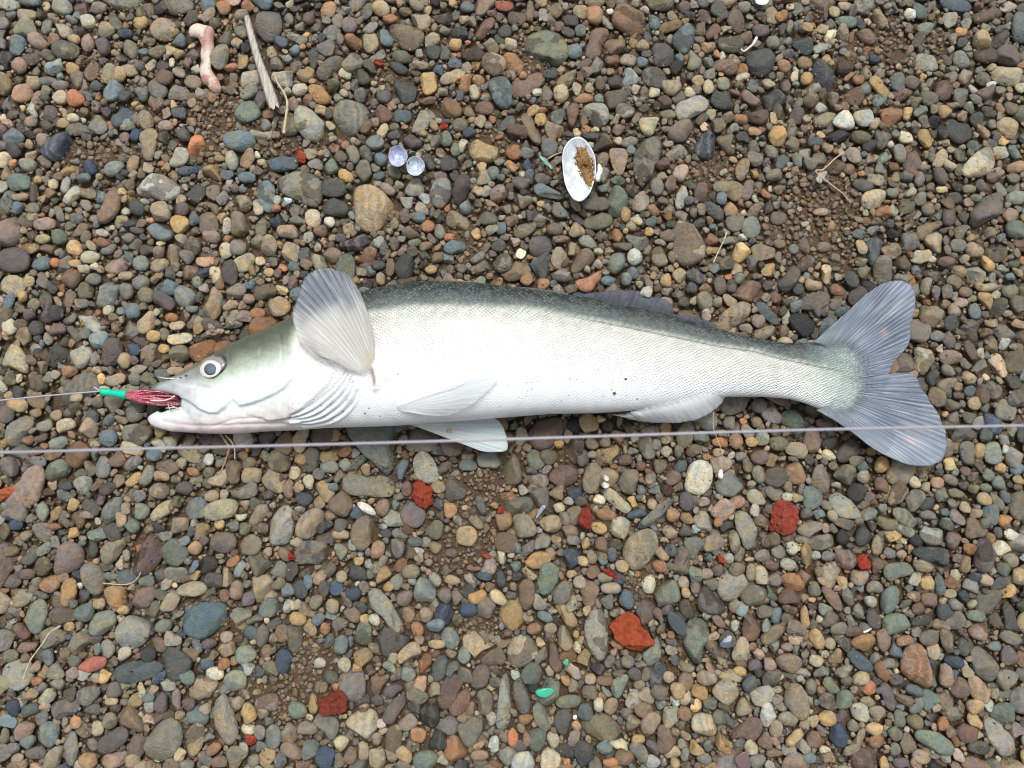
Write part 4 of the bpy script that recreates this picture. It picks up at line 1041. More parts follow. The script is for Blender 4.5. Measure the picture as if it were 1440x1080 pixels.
def fill_pack(L, lvl, seed):
    rg = np.random.default_rng(seed)
    cx = np.array([f[0] for f in L]); cy = np.array([f[1] for f in L]); R = np.array([f[2] for f in L]); b = np.array([f[3] for f in L])
    hz = b * rg.uniform(.42, .95, len(L))
    z0 = -0.30 * hz + rg.uniform(-3.5, 2.0, len(L)) - np.clip(7 - b, 0, 4) * .35
    inf = in_fish(cx, cy, 0)
    z0 = np.where(inf, np.minimum(z0, 7.0 - hz), z0)
    left = np.clip(1 - cx / 700, 0, 1) * np.clip(1 - cy / 700, 0, 1)
    sm_t = np.clip((6.5 - b) / 4, 0, 1)[:, None]
    cold = rand_cols(len(L), rg); cold = cold * (1 - .35 * sm_t) + lin((118, 98, 76)) * .35 * sm_t; cold = cold * (1 + .12 * left[:, None])
    sm = sandm[(cy - BY0).astype(int), (cx - BX0).astype(int)]
    wm = np.clip(sm * .6, 0, .6)[:, None] * rg.uniform(0.3, 1, (len(L), 1))
    cold = cold * (1 - wm) + lin((132, 108, 80)) * wm
    fx = np.stack([(rg.random(len(L)) < .05) * .8, np.where(rg.random(len(L)) < .15, .8, .1), (rg.random(len(L)) < .15) * .6], -1)
    sharp = np.clip(np.array([{'a': .95, 'r': .6, 't': .6, 'k': .6}.get(f[4], .2) for f in L]) + rg.normal(0, .15, len(L)), 0, 1)
    return build_stones(cx, cy, R, hz, z0, cold, fx, rg.normal(0, .26, len(L)), rg.uniform(0, 3.14, len(L)), lvl=lvl, ncut=5, sharp=sharp, seed=seed)


inside = lambda f: -30 < f[0] < 1470 and -30 < f[1] < 1110
big = [f for f in fill if f[3] > 5.5 and inside(f)]
mid = [f for f in fill if 3.2 < f[3] <= 5.5 and inside(f)] + [f for f in fill if f[3] > 5 and not inside(f)]
tiny = [f for f in fill if f not in big and f[3] <= 3.2 and inside(f)] if False else [f for f in fill if f[3] <= 3.2 and inside(f)] + [f for f in fill if f[3] <= 5 and not inside(f)]
packs += [fill_pack(big, 3, 31), fill_pack(mid, 2, 32), fill_pack(tiny, 1, 33)]
merge('small_pebbles', packs, 'dense bed of small mixed brown, grey and ochre pebbles filling the shore', 'pebbles')
print('packs', [p[1].shape[0] for p in packs], 'heroes', len(REST), 'big/mid/tiny', len(big), len(mid), len(tiny))

# deeper layer and grit; the lowest layers are coloured darker, as gap shade
def scatter(n, bmin, bmax, zlo, zhi, lvl, seed, warm, dens=None, dark=.8):
    rg = np.random.default_rng(seed)
    cx = rg.uniform(-320, 1760, n * 2); cy = rg.uniform(-320, 1400, n * 2)
    ix, iy = (cx - BX0).astype(int), (cy - BY0).astype(int)
    pr = np.where((cx > -20) & (cx < 1460) & (cy > -20) & (cy < 1100), 1.0, .35)
    if dens is not None:
        pr = pr * np.where(sandm[iy, ix] > dens, 1.0, 0.42)
    k = rg.random(n * 2) < pr
    cx, cy = cx[k][:n], cy[k][:n]; n = len(cx)
    b = bmin * (bmax / bmin) ** rg.random(n); a = b * rg.uniform(1, 1.6, n)
    th = TH[None] + rg.uniform(0, 6.28, n)[:, None]
    R = 1 / np.sqrt((np.cos(th) / a[:, None]) ** 2 + (np.sin(th) / b[:, None]) ** 2)
    R = R * (1 + .1 * np.cos(3 * th + rg.uniform(0, 6, n)[:, None]))
    hz = b * rg.uniform(.6, 1, n)
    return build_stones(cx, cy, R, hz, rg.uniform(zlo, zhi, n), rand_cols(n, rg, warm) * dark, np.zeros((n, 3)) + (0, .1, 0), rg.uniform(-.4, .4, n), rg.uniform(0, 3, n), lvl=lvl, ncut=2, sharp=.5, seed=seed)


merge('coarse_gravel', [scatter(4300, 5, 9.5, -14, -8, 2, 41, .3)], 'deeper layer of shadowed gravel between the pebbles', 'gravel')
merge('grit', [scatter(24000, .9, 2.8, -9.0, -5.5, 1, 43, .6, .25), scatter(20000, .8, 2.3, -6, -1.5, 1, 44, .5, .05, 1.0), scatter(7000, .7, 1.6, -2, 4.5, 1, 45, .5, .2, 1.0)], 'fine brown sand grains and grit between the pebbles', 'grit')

# ground sheet of damp sand
gm = NT('damp_sand'); gp = gm.n('NewGeometry').outputs['Position']
g1 = gm.noise(gp, 1400, 4, .7); g2 = gm.noise(gp, 90, 4)
vc = gm.n('TexVoronoi', {'Vector': gp, 'Scale': 110.0}, feature='F1')
base = gm.mix(gm.ramp(g1, .3, .7), tuple(lin((46, 37, 28))), tuple(lin((136, 110, 82))))
base = gm.mix(gm.ramp(g2, .4, .7, 0, .5), base, tuple(lin((96, 84, 70))))
gh = gm.math('ADD', g1, g2)
M_SAND = gm.done(gm.bsdf(Base_Color=base, Roughness=.6, Normal=gm.bump(gh, 1.0, .0022)))
N = 180
gx, gy = np.meshgrid(np.linspace(-.46, .46, N), np.linspace(-.40, .44, N), indexing='ij')
px_, py_ = proj(np.stack([gx, gy, np.zeros_like(gx)], -1))
ixs = np.clip((px_ - BX0).astype(int), 0, BW - 1); iys = np.clip((py_ - BY0).astype(int), 0, BH - 1)
gz = -.0050 + .0030 * np.clip(sandm[iys, ixs], 0, 1) + .0005 * wob(gx, gy, 300, 3)
edge = np.minimum(np.minimum(gx + .46, .46 - gx), np.minimum(gy + .40, .44 - gy))
gz = np.where(edge < .01, -.0046, gz)
link('sand_ground', new_mesh('sand_ground', np.stack([gx, gy, gz], -1).reshape(-1, 3), grid_faces(N, N), M_SAND), kind='structure', label='damp brown sand under the pebbles')
# the shore beyond the camera's reach
fm = NT('distant_shingle'); fp = fm.n('NewGeometry').outputs['Position']
fv = fm.n('TexVoronoi', {'Vector': fp, 'Scale': 95.0, 'Randomness': 1.0}, feature='F1')
hsv = fm.n('SeparateColor', {0: fv.outputs['Color']})
fc = fm.mix(hsv.outputs[0], tuple(lin((96, 92, 86))), tuple(lin((170, 146, 116))))
fc = fm.mix(fm.ramp(hsv.outputs[1], .6, .9), fc, tuple(lin((82, 90, 98))))
fc = fm.mix(fm.ramp(fv.outputs['Distance'], .0045, .008, 0, 1), fc, (.03, .022, .016))
fh = fm.ramp(fv.outputs['Distance'], 0, .009, 1, 0)
M_FAR = fm.done(fm.bsdf(Base_Color=fc, Roughness=.8, Normal=fm.bump(fh, 1.0, .004)))
o = 30.0
ring = [(-.46, -.40), (.46, -.40), (.46, .44), (-.46, .44)]; outr = [(-o, -o), (o, -o), (o, o), (-o, o)]
Vg = [(x, y, -.0046) for x, y in ring] + [(x, y, -.0046) for x, y in outr]
link('shore_ground', new_mesh('shore_ground', Vg, [[i, (i + 1) % 4, 4 + (i + 1) % 4, 4 + i] [::-1] for i in range(4)], M_FAR, smooth=False), kind='structure', label='shingle shore stretching away around the fish')

# ------------------------------------------------------------------ brick fragments
bl = []
for P, c, lab in BRICKS:
    cx, cy, R = outline_poly(P)
    bl.append((cx, cy, R, c, lab))
K = len(bl)
Rm = np.array([b[2] for b in bl]); mnr = Rm.min(1)
V, F, at_ = build_stones(np.array([b[0] for b in bl]), np.array([b[1] for b in bl]), Rm, mnr * .8, 2.0 + mnr * .1, np.array([lin(b[3]) * np.array([1.02, 1.25, 1.2]) for b in bl]), np.zeros((K, 3)),
                         np.zeros(K), np.zeros(K), lvl=4, ncut=6, sharp=.8, seed=77)
n_ = len(ICO[4][0])
for i, b in enumerate(bl):
    P = V[i]; c = P.mean(0); c[2] = P[:, 2].min()
    P = P + .0006 * np.sin(P[:, [1, 2, 0]] * 1100 + i * 2) + .00045 * np.sin(P[:, [2, 0, 1]] * 2300 + i) * np.cos(P[:, [1, 0, 2]] * 1700) + .0003 * np.sin(P[:, [2, 0, 1]] * 4700)
    me = new_mesh('brick_fragment', P - c, ICO[4][1], M_BRICK, attrs={k: v[i * n_:(i + 1) * n_] for k, v in at_.items()})
    o = link('brick_fragment', me, None, b[4], 'brick fragment', 'red brick fragments among the pebbles'); o.location = c.tolist()
# ------------------------------------------------------------------ the fish
MMH = 0.001


def interp1(P):
    A = np.array(P, float); return lambda x: np.interp(x, A[:, 0], A[:, 1])


TX = [207, 225, 260, 300, 360, 430, 520, 620, 760, 880, 980, 1060, 1120, 1160, 1185, 1208, 1222]
TT = [5, 9, 15, 22, 31, 40, 46, 48, 45, 36, 26, 19, 14, 10, 6.5, 3.6, 2.6]           # body thickness in mm
thick = lambda x: np.interp(x, TX, TT) * MMH
mid_z = lambda x: 0.0028 + 0.5 * thick(x) * .94 + np.interp(x, [207, 300, 1000, 1208], [.004, .002, .002, .0055])


def loft(xs, topf, botf, thf, zf, M=56, pw=0.85):
    V = []
    a = np.linspace(0, 2 * np.pi, M, endpoint=False)
    for x in xs:
        t_, b_ = topf(x), botf(x); z = float(zf(x))
        Pt, Pb = at(x, t_, z), at(x, b_, z)
        c, h = (Pt + Pb) / 2, (Pt - Pb) / 2
        ca, sa = np.cos(a), np.sin(a)
        yy_ = np.sign(ca) * np.abs(ca) ** .95; zz = np.sign(sa) * np.abs(sa) ** pw
        P = c[None] + h[None] * yy_[:, None]; P[:, 2] = z + thf(x) / 2 * zz
        V.append(P)
    n = len(xs)
    F = grid_faces(n, M, True).tolist() + [list(range(M)), [(n - 1) * M + i for i in range(M)][::-1]]
    return np.concatenate(V), F



xs_b = np.r_[np.linspace(258, 290, 12), np.linspace(294, 1195, 150), np.linspace(1198, 1208, 4), [1211, 1214, 1217, 1219, 1220]]
shr = interp1([(258, .25), (264, .55), (272, .8), (282, .95), (292, 1), (1205, 1), (1211, .9), (1214, .8), (1217, .6), (1219, .38), (1220, .2)])
btop = lambda x: (top_f(x) + bot_f(x)) / 2 + (top_f(x) - bot_f(x)) / 2 * shr(x)
bbot = lambda x: (top_f(x) + bot_f(x)) / 2 - (top_f(x) - bot_f(x)) / 2 * shr(x)
body = loft(xs_b, btop, bbot, lambda x: thick(x) * np.interp(x, [258, 275, 290], [.4, .85, 1]), mid_z)
UJ_LOW = interp1([(211, 551), (220, 551.5), (236, 553), (250, 556), (262, 561), (275, 568), (300, 575), (330, 575)])
uj = loft(np.r_[np.linspace(211.5, 214, 3), np.linspace(216, 330, 36)], interp1([(211, 549.5), (214, 546)] + TOP[1:]), UJ_LOW, lambda x: thick(x) * .98 * np.interp(x, [211, 216], [.5, 1]), mid_z)
LJ_TOP = interp1([(207, 587), (211, 584), (217, 581), (222, 577), (226, 580.5), (234, 578), (245, 575), (258, 571), (270, 568), (300, 566), (330, 566)])
lj = loft(np.r_[np.linspace(207.5, 211, 3), np.linspace(213, 330, 38)], LJ_TOP, interp1([(207, 589.5), (210, 594)] + BOT[1:]), lambda x: thick(x) * .8 * np.interp(x, [207, 213], [.5, 1]), lambda x: mid_z(x) - .002)
Vb, Fb = join([body, uj, lj])
tmp = link('tmp', new_mesh('tmp', Vb, Fb))
md = tmp.modifiers.new('r', 'REMESH'); md.mode = 'VOXEL'; md.voxel_size = 0.00075
sm_ = tmp.modifiers.new('s', 'SMOOTH'); sm_.iterations = 8; sm_.factor = .5
dg = bpy.context.evaluated_depsgraph_get()
ev = tmp.evaluated_get(dg); m2 = ev.to_mesh()
Vf = np.empty(len(m2.vertices) * 3, np.float32); m2.vertices.foreach_get('co', Vf); Vf = Vf.reshape(-1, 3).astype(float)
Ff = [list(p.vertices) for p in m2.polygons]
Nf = np.empty(len(m2.vertices) * 3, np.float32); m2.vertices.foreach_get('normal', Nf); Nf = Nf.reshape(-1, 3)
ev.to_mesh_clear(); bpy.data.objects.remove(tmp)
fx_, fy_ = proj(Vf)
up = np.clip(Nf[:, 2] * 1.6, 0, 1)

OPERC = [(412, 447), (418, 462), (423, 480), (424, 500), (421, 517), (413, 533), (402, 545), (388, 554), (370, 562), (352, 568), (337, 571), (328, 562), (320, 551), (318, 543), (330, 525), (350, 505), (372, 470), (380, 458)]
MEMB = [(412, 447), (422, 470), (440, 488), (462, 510), (470, 522), (462, 540), (445, 557), (425, 574), (405, 588), (380, 592), (350, 584), (330, 575), (360, 540), (400, 500)]
MAX_ = [(222, 545), (240, 538), (262, 540), (285, 545), (300, 549), (318, 553), (325, 562), (318, 572), (306, 581), (295, 581), (280, 575), (268, 566), (252, 557), (236, 552)]
SOCK = [(299 + 21 * math.cos(a) * math.cos(-.42) - 14.5 * math.sin(a) * math.sin(-.42), 513.5 + 21 * math.cos(a) * math.sin(-.42) + 14.5 * math.sin(a) * math.cos(-.42)) for a in np.linspace(0, 2 * np.pi, 24, endpoint=False)]
FOLDS = [
    [(487, 520), (476, 536), (458, 554), (434, 572), (408, 584)],
    [(490, 524), (481, 541), (464, 560), (440, 578), (414, 587), (406, 588)],
    [(494, 529), (487, 546), (470, 566), (446, 583), (420, 590), (406, 590)],
    [(497, 538), (492, 553), (476, 573), (452, 588), (424, 594)],
    [(502, 550), (494, 568), (474, 586), (450, 595), (425, 598)]]
FOLDS = [spline(f, 18) for f in FOLDS]

head = (fx_ < 560)
disp = np.zeros(len(Vf))
hx, hy = fx_[head], fy_[head]
d_op = sdist(hx, hy, OPERC); d_mb = sdist(hx, hy, MEMB); d_mx = sdist(hx, hy, MAX_); d_so = sdist(hx, hy, SOCK)
front = ((hx - 318) * 98 + (hy - 545) * 94) / 136.0                        # distance behind the cheek's front line
w_op = sstep(4, 40, front); w_mb = sstep(30, 90, front)
w_mx = sstep(236, 262, hx)
dh = .0016 * sstep(-1.2, 2.0, d_op) * w_op + .0012 * sstep(-1.5, 2.5, d_mb) * w_mb + .0014 * sstep(-1.2, 2.2, d_mx) * w_mx
dh += (.00010 * wob(hx, hy, .30, 51) + .00004 * wob(hx, hy, .8, 52)) * sstep(470, 420, hx)
sub = spline([(392, 470), (398, 500), (392, 528), (372, 545)], 16); dh -= .0005 * np.exp(-(ldist(hx, hy, sub) / 1.6) ** 2)
for q_ in ([(335, 545), (352, 535), (374, 530)], [(330, 520), (350, 508), (372, 500)], [(300, 600), (330, 590), (370, 588)]):
    dh -= .0004 * np.exp(-(ldist(hx, hy, spline(q_, 10)) / 1.5) ** 2)
dh -= .0020 * sstep(-2.5, 3, d_so)
fold_col = np.zeros(len(hx))
for k, f in enumerate(FOLDS):
    d = ldist(hx, hy, f)
    dh += -.0011 * np.exp(-(d / 1.6) ** 2)
    fold_col = np.maximum(fold_col, np.exp(-(d / 1.3) ** 2))
    d2 = ldist(hx, hy, f + np.array([2.5, 3.4])); dh += .0009 * np.exp(-(d2 / 2.2) ** 2)
# soft bones of the cheek, jaw lines
cheek = spline([(318, 550), (335, 542), (350, 528), (362, 508), (368, 490)], 16)
dh -= .00035 * np.exp(-(ldist(hx, hy, cheek) / 2.0) ** 2)
jl = spline([(228, 592), (260, 598), (300, 599), (350, 597), (400, 597)], 16); dh -= .0005 * np.exp(-(ldist(hx, hy, jl) / 2.2) ** 2)
nl = spline([(244, 536), (262, 541), (290, 545), (315, 549)], 12); dh -= .0005 * np.exp(-(ldist(hx, hy, nl) / 1.3) ** 2)
brow = spline([(279, 513), (290, 503), (304, 498), (316, 501), (319, 510)], 14); dh += .0006 * np.exp(-(ldist(hx, hy, brow) / 1.8) ** 2)
dh += .0002 * wob(hx, hy, .16, 4)
pb = spline([(522, 512), (529, 523), (531, 536), (528, 545)], 10); dh += .0017 * np.exp(-(ldist(hx, hy, pb) / 5.0) ** 2)
arm = ldist(hx, hy, [(532, 505), (540, 520), (546, 530)]); dh += .0010 * np.exp(-(arm / 6.0) ** 2)
disp[head] = dh
Vf = Vf + Nf * (disp * up)[:, None]
Vf += Nf * (.00025 * wob(fx_, fy_, .035, 9) * up)[:, None]


def lerp3(a, b, t):
    return a * (1 - t[:, None]) + b * t[:, None]


bound = interp1([(380, 470), (420, 462), (515, 441), (555, 435), (605, 432), (740, 435), (800, 445), (900, 465), (1000, 486), (1060, 495), (1095, 505), (1150, 516), (1175, 521), (1208, 527)])
tp, bt, bd = top_f(fx_), bot_f(fx_), bound(fx_)
u = (fy_ - bd)                                                            # px below the boundary
back = lin((34, 44, 48)); mid_b = lin((98, 112, 108)); cream = lin((226, 227, 218)); white = lin((244, 247, 244)); belly = lin((236, 240, 242))
fr = np.clip((fy_ - tp) / np.maximum(bd - tp, 4), 0, 1)
c = lerp3(np.tile(back, (len(Vf), 1)), np.tile(mid_b, (len(Vf), 1)), sstep(.05, .95, fr))
tt = sstep(-9, 3, u + 1.4 * wob(fx_, fy_, .5, 2))
c = lerp3(c, np.tile(cream, (len(Vf), 1)), tt)
c = lerp3(c, np.tile(white, (len(Vf), 1)), sstep(8, 60, u))
c = lerp3(c, np.tile(belly, (len(Vf), 1)), sstep(.55, 1.0, (fy_ - tp) / (bt - tp)))
# tail stalk turns silvery green then blue-grey
k = sstep(1120, 1190, fx_); c = lerp3(c, np.tile(lin((160, 182, 178)), (len(Vf), 1)), k * .75)
rim_ = np.minimum.reduce([(fy_ - tp), (bt - fy_), (1221 - fx_) * 1.0]) + 3.5 * wob(fx_, fy_, .55, 12) + 3 * wob(fx_, fy_, .2, 13)
rim2 = np.minimum(fy_ - tp, bt - fy_) + 4 * wob(fx_, fy_, .5, 12)
kk = sstep(1135, 1175, fx_) * sstep(20, 2, rim2); c = lerp3(c, np.tile(lin((116, 130, 142)), (len(Vf), 1)), kk * .9)
fl = np.clip(wob(fx_, fy_, 1.6, 14) * 1.5, 0, 1) * sstep(1165, 1195, fx_) * sstep(8, 22, rim2); c = lerp3(c, np.tile(lin((214, 226, 208)), (len(Vf), 1)), fl * .8)
en = sstep(1204, 1222, fx_ + 5 * wob(fx_, fy_, .6, 15)); c = lerp3(c, np.tile(lin((150, 164, 170)), (len(Vf), 1)), en * .8)
# head
hm = sstep(425, 405, fx_)
olive = lin((92, 100, 84)); cheekc = lin((222, 236, 230)); jaw = lin((226, 221, 220))
v = (fy_ - tp) / (bt - tp)
hc = lerp3(np.tile(lin((74, 82, 70)), (len(Vf), 1)), np.tile(olive, (len(Vf), 1)), sstep(0, .12, v))
hc = lerp3(hc, np.tile(lin((168, 178, 160)), (len(Vf), 1)), sstep(.10, .30, v + .03 * wob(fx_, fy_, .12, 3)))
hc = lerp3(hc, np.tile(cheekc, (len(Vf), 1)), sstep(.26, .48, v))
hc = lerp3(hc, np.tile(jaw, (len(Vf), 1)), sstep(.66, .84, v))
sn = sstep(300, 240, fx_) * sstep(.75, .3, v)
hc = lerp3(hc, np.tile(lin((176, 182, 184)), (len(Vf), 1)), sn * .9)
hc = lerp3(hc, np.tile(lin((206, 210, 212)), (len(Vf), 1)), sstep(300, 262, fx_) * sstep(.12, .3, v) * .8)
top_sn = sstep(6, 0, fy_ - tp) * sstep(420, 380, fx_); hc = lerp3(hc, np.tile(lin((96, 96, 84)), (len(Vf), 1)), top_sn * .8)
c = lerp3(c, hc, hm)
tmpc = c[head]
oc = sstep(-3, 4, d_op) * hm[head] * w_op
tmpc = lerp3(tmpc, tmpc * 1.06, oc)
tmpc = lerp3(tmpc, np.tile(lin((196, 200, 212)), (len(hx), 1)), sstep(2.6, 0, np.abs(d_op + 1.8)) * .6 * w_op)  # darker lines along plate, jaw and membrane edges: crease shade painted in
tmpc = lerp3(tmpc, np.tile(lin((176, 172, 176)), (len(hx), 1)), sstep(2.2, 0, np.abs(d_mx + 1.5)) * .55 * w_mx)
tmpc = lerp3(tmpc, np.tile(lin((178, 176, 184)), (len(hx), 1)), sstep(2.6, 0, np.abs(d_mb + 1.8)) * .4 * w_mb)
tmpc = tmpc * (1 + .06 * wob(hx, hy, .5, 53) * sstep(440, 400, hx))[:, None]
tmpc = lerp3(tmpc, np.tile(lin((150, 152, 158)), (len(hx), 1)), fold_col * .55)
pink = np.exp(-((hx - 312) / 42) ** 2 - ((hy - 604) / 8) ** 2) + .7 * np.exp(-((hx - 250) / 25) ** 2 - ((hy - 598) / 9) ** 2)
tmpc = lerp3(tmpc, np.tile(lin((214, 186, 188)), (len(hx), 1)), np.clip(pink, 0, 1) * .7)
pbm = np.exp(-(ldist(hx, hy, spline([(523, 520), (526, 530), (527, 540)], 8)) / 3.5) ** 2)
tmpc = lerp3(tmpc, np.tile(lin((182, 160, 165)), (len(hx), 1)), pbm)
tmpc = lerp3(tmpc, np.tile(lin((196, 184, 160)), (len(hx), 1)), .7 * np.exp(-((hx - 521) / 6) ** 2 - ((hy - 500) / 9) ** 2))
tmpc = lerp3(tmpc, np.tile(lin((120, 112, 110)), (len(hx), 1)), sstep(-1, 3, d_so) * .6)
mouth = sstep(1.5, 0, np.abs(hy - UJ_LOW(hx))) * (hx < 268)
tmpc = lerp3(tmpc, np.tile(lin((150, 130, 130)), (len(hx), 1)), mouth * .4)  # darker lip outline, edge shading painted into the colour
c[head] = tmpc
c = c * (1 + .05 * wob(fx_, fy_, .05, 31) + .035 * wob(fx_, fy_, .2, 32))[:, None]
blo = np.clip(wob(fx_, fy_, .06, 33) - .25, 0, 1) * sstep(.45, .8, (fy_ - tp) / (bt - tp)); c = lerp3(c, c * np.array([.93, .95, .96]), np.clip(blo * 1.6, 0, .8))
c = np.clip(c * np.array([.975, .975, .975]), 0, .89)
# where scales show, and how strongly
scl = sstep(420, 470, fx_) * sstep(1218, 1200, fx_) * (0.25 + .75 * sstep(110, 30, u))
scl *= 1 - .8 * sstep(40, 0, sdist(fx_, fy_, [(500, 500), (600, 520), (620, 600), (480, 600)]) + 20) * 0
scd = sstep(-14, 2, u) * (sstep(26, 3, u) * .6 + .30 * sstep(80, 15, u)) * (1 - .3 * sstep(760, 900, fx_))                                  # dark scale pockets near the boundary
# scale coordinates: along and across the flank, in mm
sc_u = fx_ * .4; sc_v = (fy_ - bd) * .4 * (1 + .25 * sstep(700, 1150, fx_)) + 50
linem = np.exp(-((u + .6) / 1.1) ** 2) * sstep(760, 860, fx_) * sstep(1200, 1170, fx_)

t = NT('fish_skin')
colr = t.attr('col', 'Color'); uvv = t.attr('suv', 'Vector'); smk = t.n('SeparateXYZ', {0: t.attr('smask', 'Vector')})
sA, sB, sL = smk.outputs
uv2 = t.n('VectorMath', {0: uvv, 1: (1 / 1.75, 1 / 1.35, 1)}, operation='MULTIPLY').outputs[0]
uv2 = t.n('VectorMath', {0: uv2, 1: t.n('VectorMath', {0: t.n('TexNoise', {'Vector': uv2, 'Scale': .12, 'Detail': 2.0}).outputs[1], 1: (3.0, 3.0, 0)}, operation='MULTIPLY').outputs[0]}, operation='ADD').outputs[0]
rot = t.n('Mapping', {'Vector': uv2, 'Rotation': (0, 0, math.radians(45)), 'Scale': (1.414 * .72, 1.414 * .72, 1)}).outputs[0]
vo = t.n('TexVoronoi', {'Vector': rot, 'Scale': 1.0, 'Randomness': .28}, feature='F1', voronoi_dimensions='2D')
de = t.n('TexVoronoi', {'Vector': rot, 'Scale': 1.0, 'Randomness': .28}, feature='DISTANCE_TO_EDGE', voronoi_dimensions='2D')
edge_ = t.ramp(de.outputs['Distance'], .24, .03)
rnd = t.n('SeparateColor', {0: vo.outputs['Color']}).outputs[0]
pos = t.n('NewGeometry').outputs['Position']
bl_ = t.noise(pos, 260, 3)
dk = t.math('MULTIPLY', t.math('MULTIPLY', edge_, sB), t.ramp(bl_, .30, .62, .35, 1))
cc_ = t.mix(dk, colr, tuple(lin((120, 128, 120))))
br = t.math('MULTIPLY', sA, t.ramp(rnd, 0, 1, .0, .15))
cc_ = t.mix(t.math('MULTIPLY', br, t.math('SUBTRACT', 1.0, edge_)), cc_, tuple(lin((232, 240, 226))))
spot = t.math('MULTIPLY', t.ramp(t.noise(pos, 1500, 4, .7), .42, .66, 0, .35), t.math('SUBTRACT', 1.0, t.ramp(t.n('SeparateColor', {0: colr}).outputs[1], .25, .6)))
cc_ = t.mix(spot, cc_, tuple(lin((30, 38, 40))))
cc_ = t.mix(t.math('MULTIPLY', sL, .8), cc_, tuple(lin((70, 82, 80))))
hgt = t.math('MULTIPLY', t.math('MULTIPLY', t.ramp(de.outputs['Distance'], 0, .45), sA), 1.0)
n0 = t.bump(hgt, 1.0, .0005)
n1 = t.bump(t.noise(pos, 500, 3), .12, .0006, n0)
sss = t.bsdf(Base_Color=cc_, Roughness=t.ramp(bl_, .3, .7, .34, .5), Normal=n1, Specular_IOR_Level=.55, Subsurface_Weight=.12, Subsurface_Radius=(.004, .003, .0025), Subsurface_Scale=.4, Coat_Weight=.2, Coat_Roughness=t.ramp(bl_, .3, .7, .22, .4))
M_SKIN = t.done(sss)

fish = empty('fish', (0.0, -0.01, 0.004), 'long silvery white fish with a dark green back lying on its side, mouth open', 'fish')
quads = np.array([f for f in Ff if len(f) == 4]); tris = [f for f in Ff if len(f) != 4]
mask_v = np.stack([scl, scd * sstep(440, 520, fx_), linem], -1)
suv = np.stack([sc_u, sc_v, np.zeros_like(sc_u)], -1)
me = new_mesh('body', Vf, quads if not tris else Ff, M_SKIN, attrs=dict(col=c, suv=suv, smask=mask_v))
link('body', me, fish)

# surface height lookup of the upper side, for the things that lie on the fish
UPm = Nf[:, 2] > .1
_ux, _uy, _uz = fx_[UPm], fy_[UPm], Vf[UPm, 2]
HG = np.full((280, 1180), -1.0)
gi, gj = np.clip((_uy - 360).astype(int), 0, 279), np.clip((_ux - 180).astype(int), 0, 1179)
np.maximum.at(HG, (gi, gj), _uz)
for _ in range(3):
    H2 = HG.copy()
    for dy_, dx_ in ((0, 1), (0, -1), (1, 0), (-1, 0)):
        sh_ = np.roll(HG, (dy_, dx_), (0, 1)); H2 = np.where((HG < 0) & (sh_ > 0), np.maximum(H2, sh_), H2)
    HG = H2


_ok = (HG > 0).astype(float); _h = np.where(HG > 0, HG, 0)
_w = _ok.copy()
for _ in range(3):
    _h = sum(np.roll(_h, (a, b), (0, 1)) for a in (-1, 0, 1) for b in (-1, 0, 1)); _w = sum(np.roll(_w, (a, b), (0, 1)) for a in (-1, 0, 1) for b in (-1, 0, 1))
HS = np.where(_ok > 0, _h / np.maximum(_w, 1e-9), -1)


def surf(px, py):
    y = np.clip(np.asarray(py, float) - 360, 0, 278.99); x = np.clip(np.asarray(px, float) - 180, 0, 1178.99)
    i, j = np.floor(y).astype(int), np.floor(x).astype(int); fy, fx = y - i, x - j
    a, b, c_, d = HS[i, j], HS[i, j + 1], HS[i + 1, j], HS[i + 1, j + 1]
    v = (a * (1 - fx) + b * fx) * (1 - fy) + (c_ * (1 - fx) + d * fx) * fy
    return np.where(np.minimum(np.minimum(a, b), np.minimum(c_, d)) > 0, v, HS[i, j])


# ---- fins
def fin_mat(name, tint, alpha, ray=(235, 238, 240), ray_w=.5):
    t = NT(name)
    f3 = t.n('SeparateXYZ', {0: t.attr('fr', 'Vector')})                   # x ray phase, y along, z spare
    col = t.attr('col', 'Color')
    pos = t.n('NewGeometry').outputs['Position']
    ph = t.math('FRACT', f3.outputs[0])
    tri_ = t.math('ABSOLUTE', t.math('SUBTRACT', ph, .5))
    rm0 = t.ramp(tri_, .40, .16)
    cmb = t.n('CombineXYZ', {0: t.math('MULTIPLY', f3.outputs[0], 3.4), 1: t.math('MULTIPLY', f3.outputs[1], 2.2)}).outputs[0]
    str_ = t.n('TexNoise', {'Vector': cmb, 'Scale': 1.0, 'Detail': 3.0, 'Roughness': .6}).outputs[0]
    fine = t.ramp(str_, .50, .66)
    rm = t.math('ADD', t.math('MULTIPLY', rm0, .26), t.math('MULTIPLY', fine, .6))
    c_ = t.mix(t.math('MULTIPLY', rm, ray_w), col, tuple(lin(ray)))
    n2 = t.noise(pos, 900, 3)
    c_ = t.mix(t.ramp(str_, .48, .34, 0, .4), c_, t.mix(1.0, c_, (.72, .75, .8), 'MULTIPLY'))
    nb = t.bump(t.math('ADD', rm, t.math('MULTIPLY', n2, .1)), .22, .00015)
    sh = t.bsdf(Base_Color=c_, Roughness=.48, Normal=nb, Specular_IOR_Level=.38)
    tr = t.n('BsdfTranslucent', {'Color': c_}).outputs[0]
    m1 = t.n('MixShader', {0: .18, 1: sh, 2: tr}).outputs[0]
    fac = t.math('MULTIPLY', f3.outputs[2], t.math('SUBTRACT', 1.0, t.math('MULTIPLY', rm, .55)))
    m2_ = t.n('MixShader', {0: fac, 1: m1, 2: t.n('BsdfTransparent').outputs[0]}).outputs[0]
    return t.done(m2_)


M_FIN = fin_mat('fin_membrane', None, .2)
M_FIN_DARK = fin_mat('dark_fin_membrane', None, .2, ray=(128, 124, 130), ray_w=.35)


